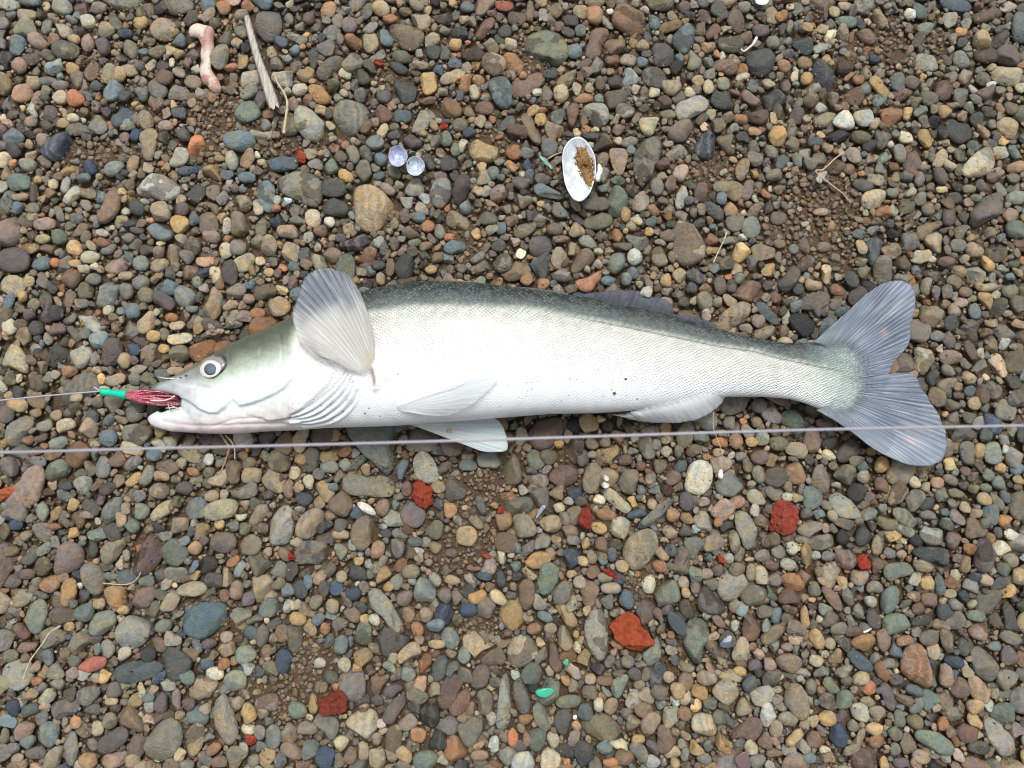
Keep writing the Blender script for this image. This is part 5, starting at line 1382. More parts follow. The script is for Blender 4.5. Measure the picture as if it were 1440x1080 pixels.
def fan(name, base, outer, zf, cf, nr=22, U=110, Vn=26, mat=M_FIN, serr=1.0, lift=.0004, thick_=.00035, parent=fish, label=None, alpha=None, bend=None, power=1.0):
    """fin blade between two px curves; zf(px,py,u,v) height, cf colour"""
    B = spline(base, U); O = spline(outer, U)
    rg = np.random.default_rng(len(name) * 31 + nr)
    uu = np.linspace(0, 1, U); vv = np.linspace(0, 1, Vn) ** power
    D = O - B; L = np.linalg.norm(D, axis=1)
    jag = np.interp(uu * nr, np.arange(nr + 2), rg.uniform(-1, 1, nr + 2)) * serr + np.abs(((uu * nr) % 1) - .5) * -1.6 * serr
    O2 = O + D / (L[:, None] + 1e-6) * jag[:, None]
    P = B[:, None] * (1 - vv)[None, :, None] + O2[:, None] * vv[None, :, None]
    if bend is not None:
        nrm = np.stack([-D[:, 1], D[:, 0]], -1) / (L[:, None] + 1e-6)
        P += nrm[:, None] * (bend * np.sin(np.pi * vv))[None, :, None]
    px, py = P[..., 0], P[..., 1]
    Ug, Vg = np.meshgrid(uu, vv, indexing='ij')
    z = zf(px, py, Ug, Vg) + lift * (np.cos(2 * np.pi * Ug * nr)) * np.minimum(Vg * 4, 1) * .5
    W = at(px, py, z)
    col = cf(px, py, Ug, Vg).reshape(-1, 3)
    al = (alpha(px, py, Ug, Vg) if alpha else .15 * np.ones_like(Ug)).reshape(-1)
    fr_ = np.stack([(Ug * nr).reshape(-1) + .5, Vg.reshape(-1), al], -1)
    me = new_mesh(name, W.reshape(-1, 3), grid_faces(U, Vn), mat, attrs=dict(col=col, fr=fr_))
    o = link(name, me, parent, label)
    so = o.modifiers.new('thickness', 'SOLIDIFY'); so.thickness = thick_; so.offset = 0
    return o


cc = lambda rgb: lin(rgb)[None, None, :]
mixc = lambda a, b, t_: cc(a) * (1 - t_[..., None]) + cc(b) * t_[..., None]

# tail: two lobes of one blade
TB = [(1144, 481), (1162, 487), (1176, 503), (1182, 526), (1179, 550), (1167, 568), (1148, 577)]
TOu = [(1172, 456), (1196, 434.5), (1220, 412), (1245, 397.5), (1266, 394), (1281, 400), (1287, 417), (1286, 436), (1281, 456), (1280, 478), (1269, 496), (1257, 510), (1249, 526)]
TOl = [(1249, 526.5), (1266, 525), (1284, 526), (1297, 547), (1312, 570), (1324, 592), (1330, 610), (1333, 628), (1325, 648), (1307, 655), (1280, 654), (1255, 645), (1230, 632), (1205, 612), (1174, 590)]
def tail_al(px, py, u_, v_):
    inner = sstep(2, 26, np.minimum(py - top_f(px), bot_f(px) - py) + 8) * sstep(1232, 1190, px + 6 * wob(px, py, .6, 41) + 5 * wob(px, py, 1.5, 42))
    return np.clip(.06 + .20 * sstep(.4, 1, v_) + .05 * wob(px, py, .07, 3) + 1.0 * inner, 0, 1)




def tail_col(px, py, u_, v_):
    a = mixc((108, 122, 132), (84, 100, 122), sstep(.1, .45, v_))
    a = a * (1 - sstep(.55, 1, v_)[..., None] * .5) + cc((118, 132, 150)) * (sstep(.55, 1, v_)[..., None] * .5)
    n = wob(px, py, .09, 8)[..., None]
    a = a * (1 + .12 * n)
    lowl = sstep(590, 640, py)[..., None]; a = a * (1 - .5 * lowl) + cc((160, 174, 188)) * .5 * lowl
    for (x, y, r) in ((1243, 468, 5), (1281, 620, 6)):
        s_ = np.exp(-((px - x) ** 2 + (py - y) ** 2) / r ** 2)[..., None]; a = a * (1 - .55 * s_) + cc((190, 135, 135)) * .55 * s_
    dd = np.exp(-(((px - 1277) / 7) ** 2 + ((py - 421) / 5) ** 2))[..., None]; a = a * (1 - .5 * dd) + cc((90, 98, 100)) * .5 * dd
    return a


zt0 = lambda px, py, u_, v_: .0082 + .002 * v_ + .0011 * np.sin(px * .05 + py * .06) * v_ + .0008 * wob(px, py, .06, 6) * v_
zt = lambda px, py, u_, v_: np.maximum(zt0(px, py, u_, v_), np.interp(px, [1140, 1160, 1180, 1200, 1222, 1262], [*(mid_z(np.array([1140, 1160, 1180, 1200, 1222])) + thick(np.array([1140, 1160, 1180, 1200, 1222])) / 2 + .0003), .0085]))
TBs = spline(TB, 60)
fan('tail_fin', TBs[:34], TOu, zt, tail_col, nr=34, U=200, Vn=44, serr=1.3, thick_=.0007, alpha=tail_al, lift=.00010)
fan('tail_fin', TBs[33:], TOl, zt, tail_col, nr=38, U=220, Vn=44, serr=1.6, thick_=.0007, alpha=tail_al, lift=.00010)

# scaly root of the tail covering the blade's base: silvery scales
# pectoral fin, raised
pb_ = [(487, 519), (500, 524), (514, 528), (524, 522), (527, 508), (526, 494), (523, 482)]
po = [(455, 505), (441, 499), (428, 488), (418, 472), (411.5, 452), (411.5, 436), (416, 422), (423, 402), (430, 388), (436, 382), (445, 378.5), (455, 377.5), (466, 377), (476, 379.5), (486, 383),
      (494, 391), (502, 403), (509, 417), (514, 432), (516.5, 448), (517, 466)]


def zpec(px, py, u_, v_):
    s = surf(px, py); base = .052 + .004 * v_
    base = base + .0016 * np.sin(u_ * 9 + 1) * v_
    return np.maximum(np.where(s > 0, s + .0008 + .003 * v_, 0), base - .004 * sstep(.6, 1, v_))


def cpec(px, py, u_, v_):
    over = sstep(10, -24, py - (top_f(px) + 16) + 5 * wob(px, py, .12, 7))                    # free of the body: bluish grey
    a = mixc((194, 194, 188), (110, 121, 134), over)
    r = np.exp(-((px - 518) / 9) ** 2 - ((py - 503) / 12) ** 2)[..., None]; a = a * (1 - .7 * r) + cc((190, 176, 140)) * .7 * r
    return a


fan('pectoral_fin', pb_, po, zpec, cpec, nr=27, U=240, Vn=40, serr=2.2, thick_=.00025, lift=.00009, bend=3.5,
    alpha=lambda px, py, u_, v_: np.clip(.85 * sstep(.10, .0, v_) + .45 * sstep(.34, 0, u_) * sstep(8, -6, 478 - py), 0, .7) + .26 + .16 * sstep(.25, .8, v_) * sstep(455, 420, py), label='translucent raised fan fin with pale ridged rays')

# pelvic fins
def zlay(off_, mn=.0):
    def f(px, py, u_, v_):
        s = surf(px, py)
        return np.maximum(np.where(s > 0, s, 0) + off_ * (1 + v_), mn)
    return f


white_fin = lambda a, b: (lambda px, py, u_, v_: mixc(a, b, sstep(.1, .9, v_) * .8))
fan('pelvic_fin', [(559, 570), (558, 572), (560, 575), (566, 578)], [(640, 546), (685, 524), (699, 529), (701, 533), (693, 543), (681, 554), (668, 566), (655, 573), (640, 581), (622, 584.5), (600, 584)],
    zlay(.0016, .035), white_fin((244, 247, 247), (232, 238, 240)), nr=13, U=120, Vn=40, serr=.6, thick_=.0007, lift=.00006, alpha=lambda px, py, u_, v_: np.clip(.2 + .5 * sstep(.3, 1, v_) + .6 * sstep(.12, 0, v_), 0, 1))
fan('pelvic_fin', [(566, 590), (570, 595), (580, 598), (590, 600)], [(640, 588), (680, 588), (700, 590), (711, 608), (714.5, 627), (711, 634), (695, 636), (680, 635), (664, 629), (650, 622)],
    lambda px, py, u_, v_: .016 + .001 * v_ - .003 * v_, lambda px, py, u_, v_: mixc((216, 216, 210), (188, 202, 202), sstep(.2, .6, v_)) * (1 - .0 * v_[..., None]), nr=15, U=120, Vn=36, serr=1.0, thick_=.0004, lift=.0001,
    alpha=lambda px, py, u_, v_: .05 + .08 * v_, label='pale blue-green pelvic fin spread below the belly')
# anal fin
fan('anal_fin', [(862, 583), (880, 581), (905, 574), (935, 566), (970, 558), (1005, 550), (1020, 546)], [(884, 588), (895, 591), (922, 594), (950, 595), (968, 592.5), (982, 589), (996, 583), (1007, 575), (1016, 566), (1020, 558), (1024, 545)],
    lambda px, py, u_, v_: (np.maximum(surf(px[:, :1], py[:, :1]), .014) + .0004) * (1 - v_) + .0125 * v_ + .0024 * np.sin(np.pi * v_) ** .8, white_fin((242, 246, 247), (226, 232, 236)), nr=17, U=150, Vn=20, serr=.9, thick_=.0004, lift=.00005,
    alpha=lambda px, py, u_, v_: np.clip(.06 + .16 * v_ + .9 * sstep(.3, 0, v_), 0, 1))
# rear dorsal fin, dark and folded back
fan('dorsal_fin', [(800, 420), (850, 428), (900, 438), (950, 452), (1002, 464)], [(806, 413.5), (840, 410), (875, 407.5), (893, 409), (905, 418), (920, 418), (934, 421), (945, 431), (948, 440), (975, 446), (995, 451), (1010, 459)],
    lambda px, py, u_, v_: .022 - .004 * v_ + 0 * px, lambda px, py, u_, v_: mixc((58, 62, 70), (78, 86, 104), sstep(.3, 1, v_)) * (1 + .15 * wob(px, py, .2, 4)[..., None]), nr=24, U=180, Vn=18, mat=M_FIN_DARK, serr=1.4,
    thick_=.0003, lift=.0003, bend=2, alpha=lambda px, py, u_, v_: .08 + .3 * v_)
# front dorsal fin, folded flat along the back
fan('dorsal_fin', [(548, 407), (590, 401), (630, 401), (672, 403), (740, 410), (790, 417)], [(556, 400), (590, 397.5), (625, 396), (655, 396), (669, 397.5), (700, 402.5), (745, 405.5), (800, 413)],
    lambda px, py, u_, v_: .027 - .003 * v_ + 0 * px, lambda px, py, u_, v_: mixc((66, 72, 76), (104, 112, 120), v_), nr=16, U=120, Vn=8, mat=M_FIN_DARK, serr=.3, thick_=.0009, lift=.0003, alpha=lambda px, py, u_, v_: .0 + .0 * v_)
V_, F_ = tube(at(*spline([(640, 397.5), (655, 396.8), (669, 397), (671, 400)], 12).T, .0275), [.0004] * 9 + [.0008, .0009, .0004], 8)
link('fin_spine', new_mesh('fin_spine', V_, F_, simple_mat('spine_grey', (92, 92, 98), .35, .2)), fish)

# ---- eye
_ea = np.linspace(0, 6.28, 40); _ex = 299 + 21 * np.cos(_ea); _ey = 513.5 + 14 * np.sin(_ea) - .3 * (21 * np.cos(_ea)); _ez = surf(_ex, _ey); _ok = _ez > .004
_A = np.stack([_ex[_ok] - 299, _ey[_ok] - 513.5, np.ones(_ok.sum())], -1); EYE = np.linalg.lstsq(_A, _ez[_ok], rcond=None)[0]
ze = float(EYE[2]) - .0006


def disc(cx, cy, rx, ry, ang, z0, dome, n=40, rings=10, colf=None, hole=0.0):
    a = np.linspace(0, 2 * np.pi, n, endpoint=False); V = []; C = []
    for k_ in np.linspace(hole, 1, rings):
        x = cx + k_ * (rx * np.cos(a) * math.cos(ang) - ry * np.sin(a) * math.sin(ang)); y = cy + k_ * (rx * np.cos(a) * math.sin(ang) + ry * np.sin(a) * math.cos(ang))
        z = z0 + dome * math.sqrt(max(1 - k_ * k_, 0)) if not callable(dome) else dome(k_) + z0
        V.append(at(x, y, z + EYE[0] * (x - 299) + EYE[1] * (y - 513.5)))
        C.append(np.stack([x, y], -1))
    F = [[i * n + j, i * n + (j + 1) % n, (i + 1) * n + (j + 1) % n, (i + 1) * n + j][::-1] for i in range(rings - 1) for j in range(n)]
    if hole == 0:
        pass
    C = np.concatenate(C)
    return np.concatenate(V), F, C


V_, F_, C_ = disc(299, 513.5, 19.5, 13.5, -.42, ze - .0008, .0030)
x, y = C_.T
d = np.hypot((x - 295.5) / 1.0, (y - 519.5) / 1.0)
ecol = np.tile(lin((142, 134, 136)), (len(x), 1)) * (1 + .12 * np.sin((x * .5 + y) * 1.1)[:, None])
ecol = lerp3(ecol, np.tile(lin((38, 42, 44)), (len(x), 1)), np.exp(-(ldist(x, y, [(304, 499), (312, 500), (317, 507)]) / 2.6) ** 2))
ecol = lerp3(ecol, np.tile(lin((92, 88, 74)), (len(x), 1)), sstep(-17, -20, (x - 299)) * .8)
t = NT('eye_surface')
M_EYE = t.done(t.bsdf(Base_Color=t.attr('col', 'Color'), Roughness=.12, Specular_IOR_Level=.6, Coat_Weight=.8, Coat_Roughness=.05))
eye = link('eye', new_mesh('eye', V_, F_, M_EYE, attrs=dict(col=ecol)), fish)
zc = ze + .0020
V_, F_, C_ = disc(295.8, 518.6, 15.2, 12.2, -.35, zc - .0006, .0014, hole=.5)
ic = np.tile(lin((214, 208, 200)), (len(C_), 1)) * (1 + .1 * np.sin(C_[:, :1] * 1.7))
o = link('iris', new_mesh('iris', V_, F_, M_EYE, attrs=dict(col=ic)), eye); o.matrix_parent_inverse = Matrix.Identity(4)
V_, F_, C_ = disc(295.6, 519.2, 9.6, 9.2, 0, zc - .0001, .0016)
pc = lerp3(np.tile(lin((92, 103, 118)), (len(C_), 1)), np.tile(lin((58, 64, 76)), (len(C_), 1)), sstep(5, 9.5, np.hypot(C_[:, 0] - 296, C_[:, 1] - 518)))
o = link('pupil', new_mesh('pupil', V_, F_, M_EYE, attrs=dict(col=pc)), eye); o.matrix_parent_inverse = Matrix.Identity(4)
parts = []
for (x, y, rx, ry) in ((262, 528, 2.6, 1.5), (254, 531, 1.8, 1.1)):
    parts.append((ICO[2][0] * (rx * .0004, ry * .0004, .0004) + at(x, y, float(surf(x, y))), ICO[2][1].tolist()))
V_, F_ = join(parts)
link('nostril', new_mesh('nostril', V_, F_, simple_mat('nostril_dark', (70, 68, 66), .4)), fish)
# nostril pits and small whisker-like splinter at the snout
V_, F_ = tube(at(*spline([(222, 530), (232, 532), (245, 532.5)], 12).T, np.linspace(.012, .019, 12)), np.linspace(.0002, .0005, 12), 6)
tw = link('fish_bone_splinter', new_mesh('fish_bone_splinter', V_, F_, simple_mat('pale_splinter', (214, 206, 190), .6)), None, 'thin pale splinter sticking out above the snout of the fish', 'splinter')
# mouth lining that fills the gape, coloured darker for the shade inside
V_, F_ = loft(np.linspace(240, 276, 10), lambda x: np.interp(x, [240, 276], [562, 560]), lambda x: np.interp(x, [240, 276], [572, 575]), lambda x: .004, lambda x: mid_z(x) - .004, M=16)
link('gape_fill', new_mesh('gape_fill', V_, F_, simple_mat('mouth_lining', (112, 98, 92), .35, .1)), fish)

# dark grains of sand stuck on the belly
rg = np.random.default_rng(5)
gr = [(880, 533), (864, 553), (1003, 553), (559, 526), (519, 574), (513, 581), (534, 585), (482, 578), (896, 561), (922, 571), (962, 588), (412, 568), (450, 566), (683, 522), (714, 542), (1199, 594), (800, 556), (742, 550), (606, 607), (895, 571),
      (891, 568), (415, 569), (420, 567), (468, 585), (455, 592), (735, 560), (740, 557), (748, 547), (756, 536), (575, 570), (881, 556), (413, 571)] + [(rg.uniform(400, 500), rg.uniform(560, 596)) for _ in range(14)] + [(rg.uniform(700, 900), rg.uniform(520, 575)) for _ in range(16)]
rad = [.0008, .0011, .0006] + [.00045] * 10 + [.0003] * 500
parts = []
for (x, y), r in zip(gr, rad):
    z = float(surf(x, y)); z = z if z > 0 else .014
    parts.append((ICO[1][0] * r * rg.uniform(.6, 1.2, 3) + at(x, y, z + r * .2), ICO[1][1].tolist()))
V_, F_ = join(parts)
link('sand_grains', new_mesh('sand_grains', V_, F_, simple_mat('dark_grain', (72, 62, 52), .8)), None, 'dark sand grains sprinkled on the white belly of the fish', 'sand grains', None, 'stuff')
V_ = ICO[2][0] * (.0012, .001, .0006) + at(631, 605, .018)
link('sand_crumb', new_mesh('sand_crumb', V_, ICO[2][1], simple_mat('tan_crumb', (176, 150, 104), .7)), None, 'small tan crumb on the edge of the lower pelvic fin', 'crumb')

# ------------------------------------------------------------------ lure and leader
M_GREEN = simple_mat('green_rubber', (6, 182, 148), .35, .06, 400, .1)
t = NT('glitter_skirt'); pos = t.n('NewGeometry').outputs['Position']
vg = t.n('TexVoronoi', {'Vector': pos, 'Scale': 1900.0})
gl = t.ramp(vg.outputs['Distance'], .42, .34)
glr = t.math('MULTIPLY', gl, t.ramp(t.n('SeparateColor', {0: vg.outputs['Color']}).outputs[0], .45, .5))
M_SKIRT = t.done(t.bsdf(Base_Color=t.mix(glr, tuple(lin((158, 30, 66))), tuple(lin((246, 214, 216)))), Roughness=t.ramp(glr, 0, 1, .35, .2), Metallic=0.0, Transmission_Weight=.1, Coat_Weight=.5))
lure = empty('fishing_lure', at(178, 556, .008).tolist(), 'pink glitter skirt lure with a green rubber sleeve in the mouth of the fish', 'lure')
pth = at(*np.array([(142.5, 551), (145, 551), (160, 553), (174, 555), (178, 555.5)]).T, [.0115, .0115, .0118, .0122, .0124])
V_, F_ = tube(spline(pth, 16), [.0019, .0022, .0022, .0021, .0020, .0020, .0019, .0019, .0020, .0020, .0021, .0022, .0023, .0024, .0024, .0022], 18)
link('sleeve', new_mesh('sleeve', V_, F_, M_GREEN), lure)
rg = np.random.default_rng(15)
for i in range(15):
    y0 = 551 + (i % 8) * 1.7 + rg.uniform(-.8, .8); y1 = 552 + (i % 8) * 2.7 + rg.uniform(-2.5, 2.5)
    xe = rg.uniform(222, 255); zz0 = .0125 + .0013 * (i // 8) + rg.uniform(-.0005, .0005)
    pts = [(176, 553 + (i % 8) * .7, .0122), (188, y0, zz0 + .0008), (204, (y0 + y1) / 2 + rg.uniform(-2.4, 2.4), zz0 + rg.uniform(0, .002)), (222, y1 + rg.uniform(-2.6, 2.0), zz0 + rg.uniform(0, .001)), (xe, y1 + rg.uniform(-1, 2.0), zz0 - .001)]
    P = np.array([at(a, b, c_) for a, b, c_ in pts])
    V_, F_ = tube(spline(P, 26), np.linspace(.00075, .0004, 26), 7)
    link('skirt_strand', new_mesh('skirt_strand', V_, F_, M_SKIRT), lure)
P = np.array([at(a, b, c_) for a, b, c_ in [(212, 563, .0165), (225, 563.5, .0172), (236, 562, .017), (243, 558.5, .0165), (246, 556, .016)]])
V_, F_ = tube(spline(P, 20), np.linspace(.00045, .0003, 20), 7)
link('hook', new_mesh('hook', V_, F_, simple_mat('pale_hook', (222, 200, 196), .3, .1)), lure)
for q in ([(236, 568), (239, 577)], [(233, 574), (247, 573)], [(240, 570), (252, 575)]):
    P = np.array([at(a, b, .0165) for a, b in q]); V_, F_ = tube(spline(P, 6), .00022, 6)
    link('thread_end', new_mesh('thread_end', V_, F_, simple_mat('thread_white', (210, 190, 192), .5)), lure)

t = NT('nylon_line')
b1 = t.bsdf(Base_Color=tuple(lin((168, 168, 178))), Roughness=.3, Specular_IOR_Level=.6)
M_LINE = t.done(t.n('MixShader', {0: .12, 1: b1, 2: t.n('BsdfTransparent').outputs[0]}).outputs[0])
P = np.array([at(a, b, c_) for a, b, c_ in [(-260, 580, .012), (-120, 574, .012), (0, 563, .011), (50, 558, .011), (100, 553.5, .012), (144, 550, .0118)]])
V_, F_ = tube(spline(P, 60), .00042, 8)
link('leader_line', new_mesh('leader_line', V_, F_, M_LINE), None, 'thin clear leader line running from the left edge to the green sleeve', 'fishing line')
P = np.array([at(a, b, c_) for a, b, c_ in [(132, 544, .0125), (138, 548, .0122), (143, 550.5, .012)]])
V_, F_ = tube(spline(P, 8), .00045, 7)
link('line_tag', new_mesh('line_tag', V_, F_, M_LINE), lure)
# the main line hangs well above the pebbles, close to the lens and out of focus
H_L = .14
P = np.array([at(a, b, H_L + (a - 720) * 2e-6) for a, b in [(-700, 650), (-300, 643), (0, 636.5), (200, 631), (400, 626.5), (600, 621), (800, 615), (1000, 608.5), (1200, 603), (1440, 598.5), (1800, 592), (2200, 586)]])
V_, F_ = tube(spline(P, 120), .00052, 10)
t = NT('thick_line'); pos = t.n('NewGeometry').outputs['Position']
M_TLINE = t.done(t.n('MixShader', {0: .2, 1: t.bsdf(Base_Color=tuple(lin((166, 165, 174))), Roughness=.4), 2: t.n('BsdfTransparent').outputs[0]}).outputs[0])
link('fishing_line', new_mesh('fishing_line', V_, F_, M_TLINE), None, 'blurred grey fishing line stretched straight across the whole picture in front of the fish', 'fishing line')

# ------------------------------------------------------------------ shells
def nacre(name, a, b, sc_=220):
    t = NT(name); pos = t.n('NewGeometry').outputs['Position']
    n = t.noise(pos, sc_, 5, .6, .6)
    gw = t.n('TexNoise', {'Vector': t.n('Mapping', {'Vector': pos, 'Rotation': (0, 0, .25), 'Scale': (1500, 160, 1)}).outputs[0], 'Scale': 1.0, 'Detail': 3.0}).outputs[0]
    n = t.math('ADD', t.math('MULTIPLY', n, .7), t.math('MULTIPLY', gw, .3))
    return t.done(t.bsdf(Base_Color=t.mix(t.ramp(n, .35, .68), tuple(lin(a)), tuple(lin(b))), Roughness=.33, Normal=t.bump(t.noise(pos, 900, 4), .3, .0004), Coat_Weight=.25, Coat_Roughness=.2))


def bowl(P, depth, z, rim=.0007, rings=16, n=80, cup=1.0):
    """open shell valve lying on its back: rim outline P (px), hollow inside"""
    cx, cy, R = outline_poly(P)
    a = np.linspace(0, 2 * np.pi, n, endpoint=False); r = np.interp(a, np.r_[TH, 2 * np.pi], np.r_[R, R[0]])
    V = []; 
    for k_ in np.linspace(0, 1, rings) ** .8:
        V.append(at(cx + r * k_ * np.cos(a), cy - r * k_ * np.sin(a), z - depth * (1 - k_ ** 2.2) + 0 * a))
    for k_ in np.linspace(1.03, .05, rings):
        V.append(at(cx + r * k_ * np.cos(a), cy - r * k_ * np.sin(a), z - rim - depth * (1 - min(k_, 1) ** 2.2) - .0002 + 0 * a))
    nr_ = 2 * rings
    return np.concatenate(V), grid_faces(nr_, n, True)[:, ::-1], (cx, cy, R)


ms = empty('mussel_shell', at(814, 240, .002).tolist(), 'large open white mussel shell half filled with brown sand, above the fish', 'shell')
V_, F_, (mcx, mcy, mR) = bowl(MUSSEL, .0055, .0105)
link('valve', new_mesh('valve', V_, F_, nacre('mussel_nacre', (176, 186, 194), (218, 222, 222))), ms)
HG_P = [(838, 236), (843, 238), (846, 247), (842, 255), (844, 262), (837, 264), (834, 256), (838, 248)]
hx_, hy_, hR = outline_poly(HG_P)
V3, F3, _a = build_stones(np.array([hx_]), np.array([hy_]), hR[None], np.array([3.0]), np.array([19.0]), lin((205, 208, 206))[None], np.zeros((1, 3)), np.zeros(1), np.zeros(1), 3, ncut=5, sharp=.8, seed=4)
link('hinge', new_mesh('hinge', V3[0], F3, nacre('hinge_shell', (170, 172, 170), (226, 228, 224), 600)), ms)
# sand in the shell
rgh = np.random.default_rng(3)
sp = [(809, 206), (820, 205), (830, 219), (836, 240), (834, 262), (825, 264), (817, 243), (809, 224)]
cx_, cy_, R_ = outline_poly(sp)
a = np.linspace(0, 2 * np.pi, 60, endpoint=False); V_ = []
a = np.linspace(0, 2 * np.pi, 120, endpoint=False)
rr_ = np.interp(a, np.r_[TH, 2 * np.pi], np.r_[R_, R_[0]])
for k_ in np.linspace(0, 1, 24):
    x = cx_ + rr_ * k_ * np.cos(a) * (1 + .06 * np.sin(5 * a) + k_ * .12 * np.sin(13 * a + 1) + k_ * .08 * np.sin(29 * a)); y = cy_ - rr_ * k_ * np.sin(a)
    km = np.hypot(x - mcx, y - mcy) / np.interp(np.arctan2(-(y - mcy), x - mcx) % (2 * np.pi), np.r_[TH, 2 * np.pi], np.r_[mR, mR[0]])
    V_.append(at(x, y, .0105 - .0055 * (1 - np.clip(km, 0, 1) ** 2.2) + .0012 + .0006 * (1 - k_ ** 2) + .00035 * wob(x, y, 1.3, 3) + .0004 * rgh.uniform(-1, 1, len(x)) - .0016 * k_ ** 6))
M_HEAP = simple_mat('brown_sand_heap', (150, 118, 78), .9, .4, 1500, 1.0)
sh = link('sand_heap', new_mesh('sand_heap', np.concatenate(V_), grid_faces(24, 120, True), M_HEAP), None, 'brown sand heap lying inside the white mussel shell', 'sand', None, 'stuff')

parts = []
for _ in range(160):
    q = rgh.uniform(0, 6.28); kk_ = rgh.uniform(.2, 1.25); rr0 = np.interp(q, np.r_[TH, 2 * np.pi], np.r_[R_, R_[0]]) * kk_
    x, y = cx_ + rr0 * math.cos(q), cy_ - rr0 * math.sin(q)
    km = math.hypot(x - mcx, y - mcy) / np.interp(math.atan2(-(y - mcy), x - mcx) % (2 * np.pi), np.r_[TH, 2 * np.pi], np.r_[mR, mR[0]])
    if km > .93:
        continue
    z = .0105 - .0055 * (1 - km ** 2.2) + (.0015 if kk_ < .9 else .0004)
    parts.append((ICO[1][0] * rgh.uniform(.0002, .00055) * rgh.uniform(.7, 1.3, 3) + at(x, y, z), ICO[1][1].tolist()))
V_, F_ = join(parts)
link('sand_grains', new_mesh('sand_grains', V_, F_, simple_mat('tan_grain', (146, 112, 74), .85, .35, 300)), None, 'loose tan sand grains scattered in the white mussel shell', 'sand grains', None, 'stuff')
cl = empty('clam_shell', at(571, 227, .002).tolist(), 'small open pair of bluish lilac clam valves joined at the hinge, upper left', 'shell')
mk = [nacre('lilac_nacre', (132, 143, 182), (200, 205, 220), 420), nacre('lilac_nacre_pale', (140, 158, 184), (212, 216, 220), 420)]
for (x, y, rx, ry, g), m_ in zip(CLAMS, mk):
    P = [(x + rx * math.cos(q) * (1 + .05 * math.cos(3 * q)), y + ry * math.sin(q)) for q in np.linspace(0, 2 * np.pi, 18, endpoint=False)]
    V_, F_, _ = bowl(P, .0042, .0086, rim=.0005, n=48)
    v_ = link('valve', new_mesh('valve', V_, F_, m_), cl)
V_, F_ = tube(at(*spline([(569, 227), (572, 228), (575, 229)], 5).T, .0078), .0007, 7)
link('hinge', new_mesh('hinge', V_, F_, simple_mat('clam_hinge', (110, 96, 84), .6)), cl)


def flake(name, P, z, h, mat, label, cat, tilt=0.0, group=None):
    cx, cy, R = outline_poly(P)
    V3, F3, _ = build_stones(np.array([cx]), np.array([cy]), R[None], np.array([h]), np.array([z]), lin((200, 200, 200))[None], np.zeros((1, 3)), np.array([tilt]), np.array([.4]), 3, ncut=4, sharp=1.0, seed=int(cx))
    return link(name, new_mesh(name, V3[0], F3, mat), None, label, cat, group)


M_WHITE = nacre('white_shell', (176, 172, 160), (214, 210, 200), 400)
flake('shell_sliver', [(503.5, 706), (508, 704.5), (516, 706), (527, 714), (533, 724), (527, 726), (516, 721), (508, 713)], 14, 2.2, M_WHITE, 'narrow white shell sliver pointing down right, below the throat of the fish', 'shell piece', .2)
flake('shell_bead', [(847, 668), (851, 666), (855, 669), (855, 675), (850, 677), (847, 673)], 13, 3.4, M_WHITE, 'upper of two tiny round white bead-like shells beside a tan stone', 'shell piece')
flake('shell_bead', [(845, 679), (849, 676), (855, 678), (856, 683), (851, 687), (845, 685)], 13, 4, M_WHITE, 'lower and larger of two tiny round white bead-like shells beside a tan stone', 'shell piece')
flake('shell_fragment', [(1008, 662), (1013, 659), (1015, 667), (1012, 675), (1007, 671)], 10, 2, M_WHITE, 'small white flake between a cream stone and a grey one, lower right of centre', 'shell piece')
flake('shell_fragment', [(1057, 0), (1066, -3), (1080, 4), (1074, 13), (1060, 12)], 9, 2, nacre('bluish_shell', (170, 186, 190), (214, 222, 222), 500), 'pale bluish shell flake cut by the top edge, right of centre', 'shell piece')


def glass(name, tint, rough=.08, mixf=.35):
    t = NT(name); pos = t.n('NewGeometry').outputs['Position']
    b = t.bsdf(Base_Color=tuple(lin(tint)), Roughness=rough, Specular_IOR_Level=.7, Normal=t.bump(t.noise(pos, 700, 3), .4, .0005), Coat_Weight=.6)
    return t.done(t.n('MixShader', {0: mixf, 1: b, 2: t.n('BsdfTransparent', {'Color': (*lin(tint), 1)}).outputs[0]}).outputs[0])


flake('glass_shard', [(931, 859), (942, 856), (962, 872), (961, 892), (955, 893), (938, 878)], 15, 1.6, glass('clear_glass', (140, 152, 158), .1, .75), 'clear pale blue glass flake right of the largest brick fragment', 'glass', .15)
flake('glass_shard', [(1005, 905), (1018, 891), (1027, 889), (1025, 907), (1016, 908)], 14, 1.6, glass('clear_glass_flake', (130, 140, 160), .25, .7), 'triangular bluish glass flake right of a long grey-green stone, lower right', 'glass', -.2)
flake('glass_shard', [(1027, 1063), (1035, 1056), (1047, 1050), (1053, 1078), (1040, 1079)], 13, 2, glass('pinkish_glass', (160, 136, 140), .1, .6), 'clear glass shard with a pink tinge at the bottom edge', 'glass', .1)
flake('glass_shard', [(750, 966), (762, 963), (779, 964), (777, 971), (768, 977), (756, 975)], 15, 3.2, glass('green_glass', (66, 180, 150), .12, .15), 'bright green glass piece on a dull green stone, near the bottom', 'glass', .2)
flake('glass_shard', [(790, 928), (795, 923), (800, 926), (798, 936), (791, 934)], 12, 2.5, glass('green_crumb', (60, 140, 104), .2, .1), 'tiny dark green glass crumb above the bright green glass piece', 'glass')
flake('glass_shard', [(755, 221), (760, 222), (772, 233), (782, 243), (777, 247), (766, 238)], 12, 2.4, glass('sea_glass', (112, 144, 138), .3, .08), 'thin grey-green glass sliver left of the white mussel shell', 'glass')
flake('glass_shard', [(400, 281), (408, 281), (418, 287), (410, 292)], 13, 1.4, glass('bluish_flake', (176, 196, 200), .2, .1), 'tiny bluish glass flake on a large olive stone, upper left', 'glass')
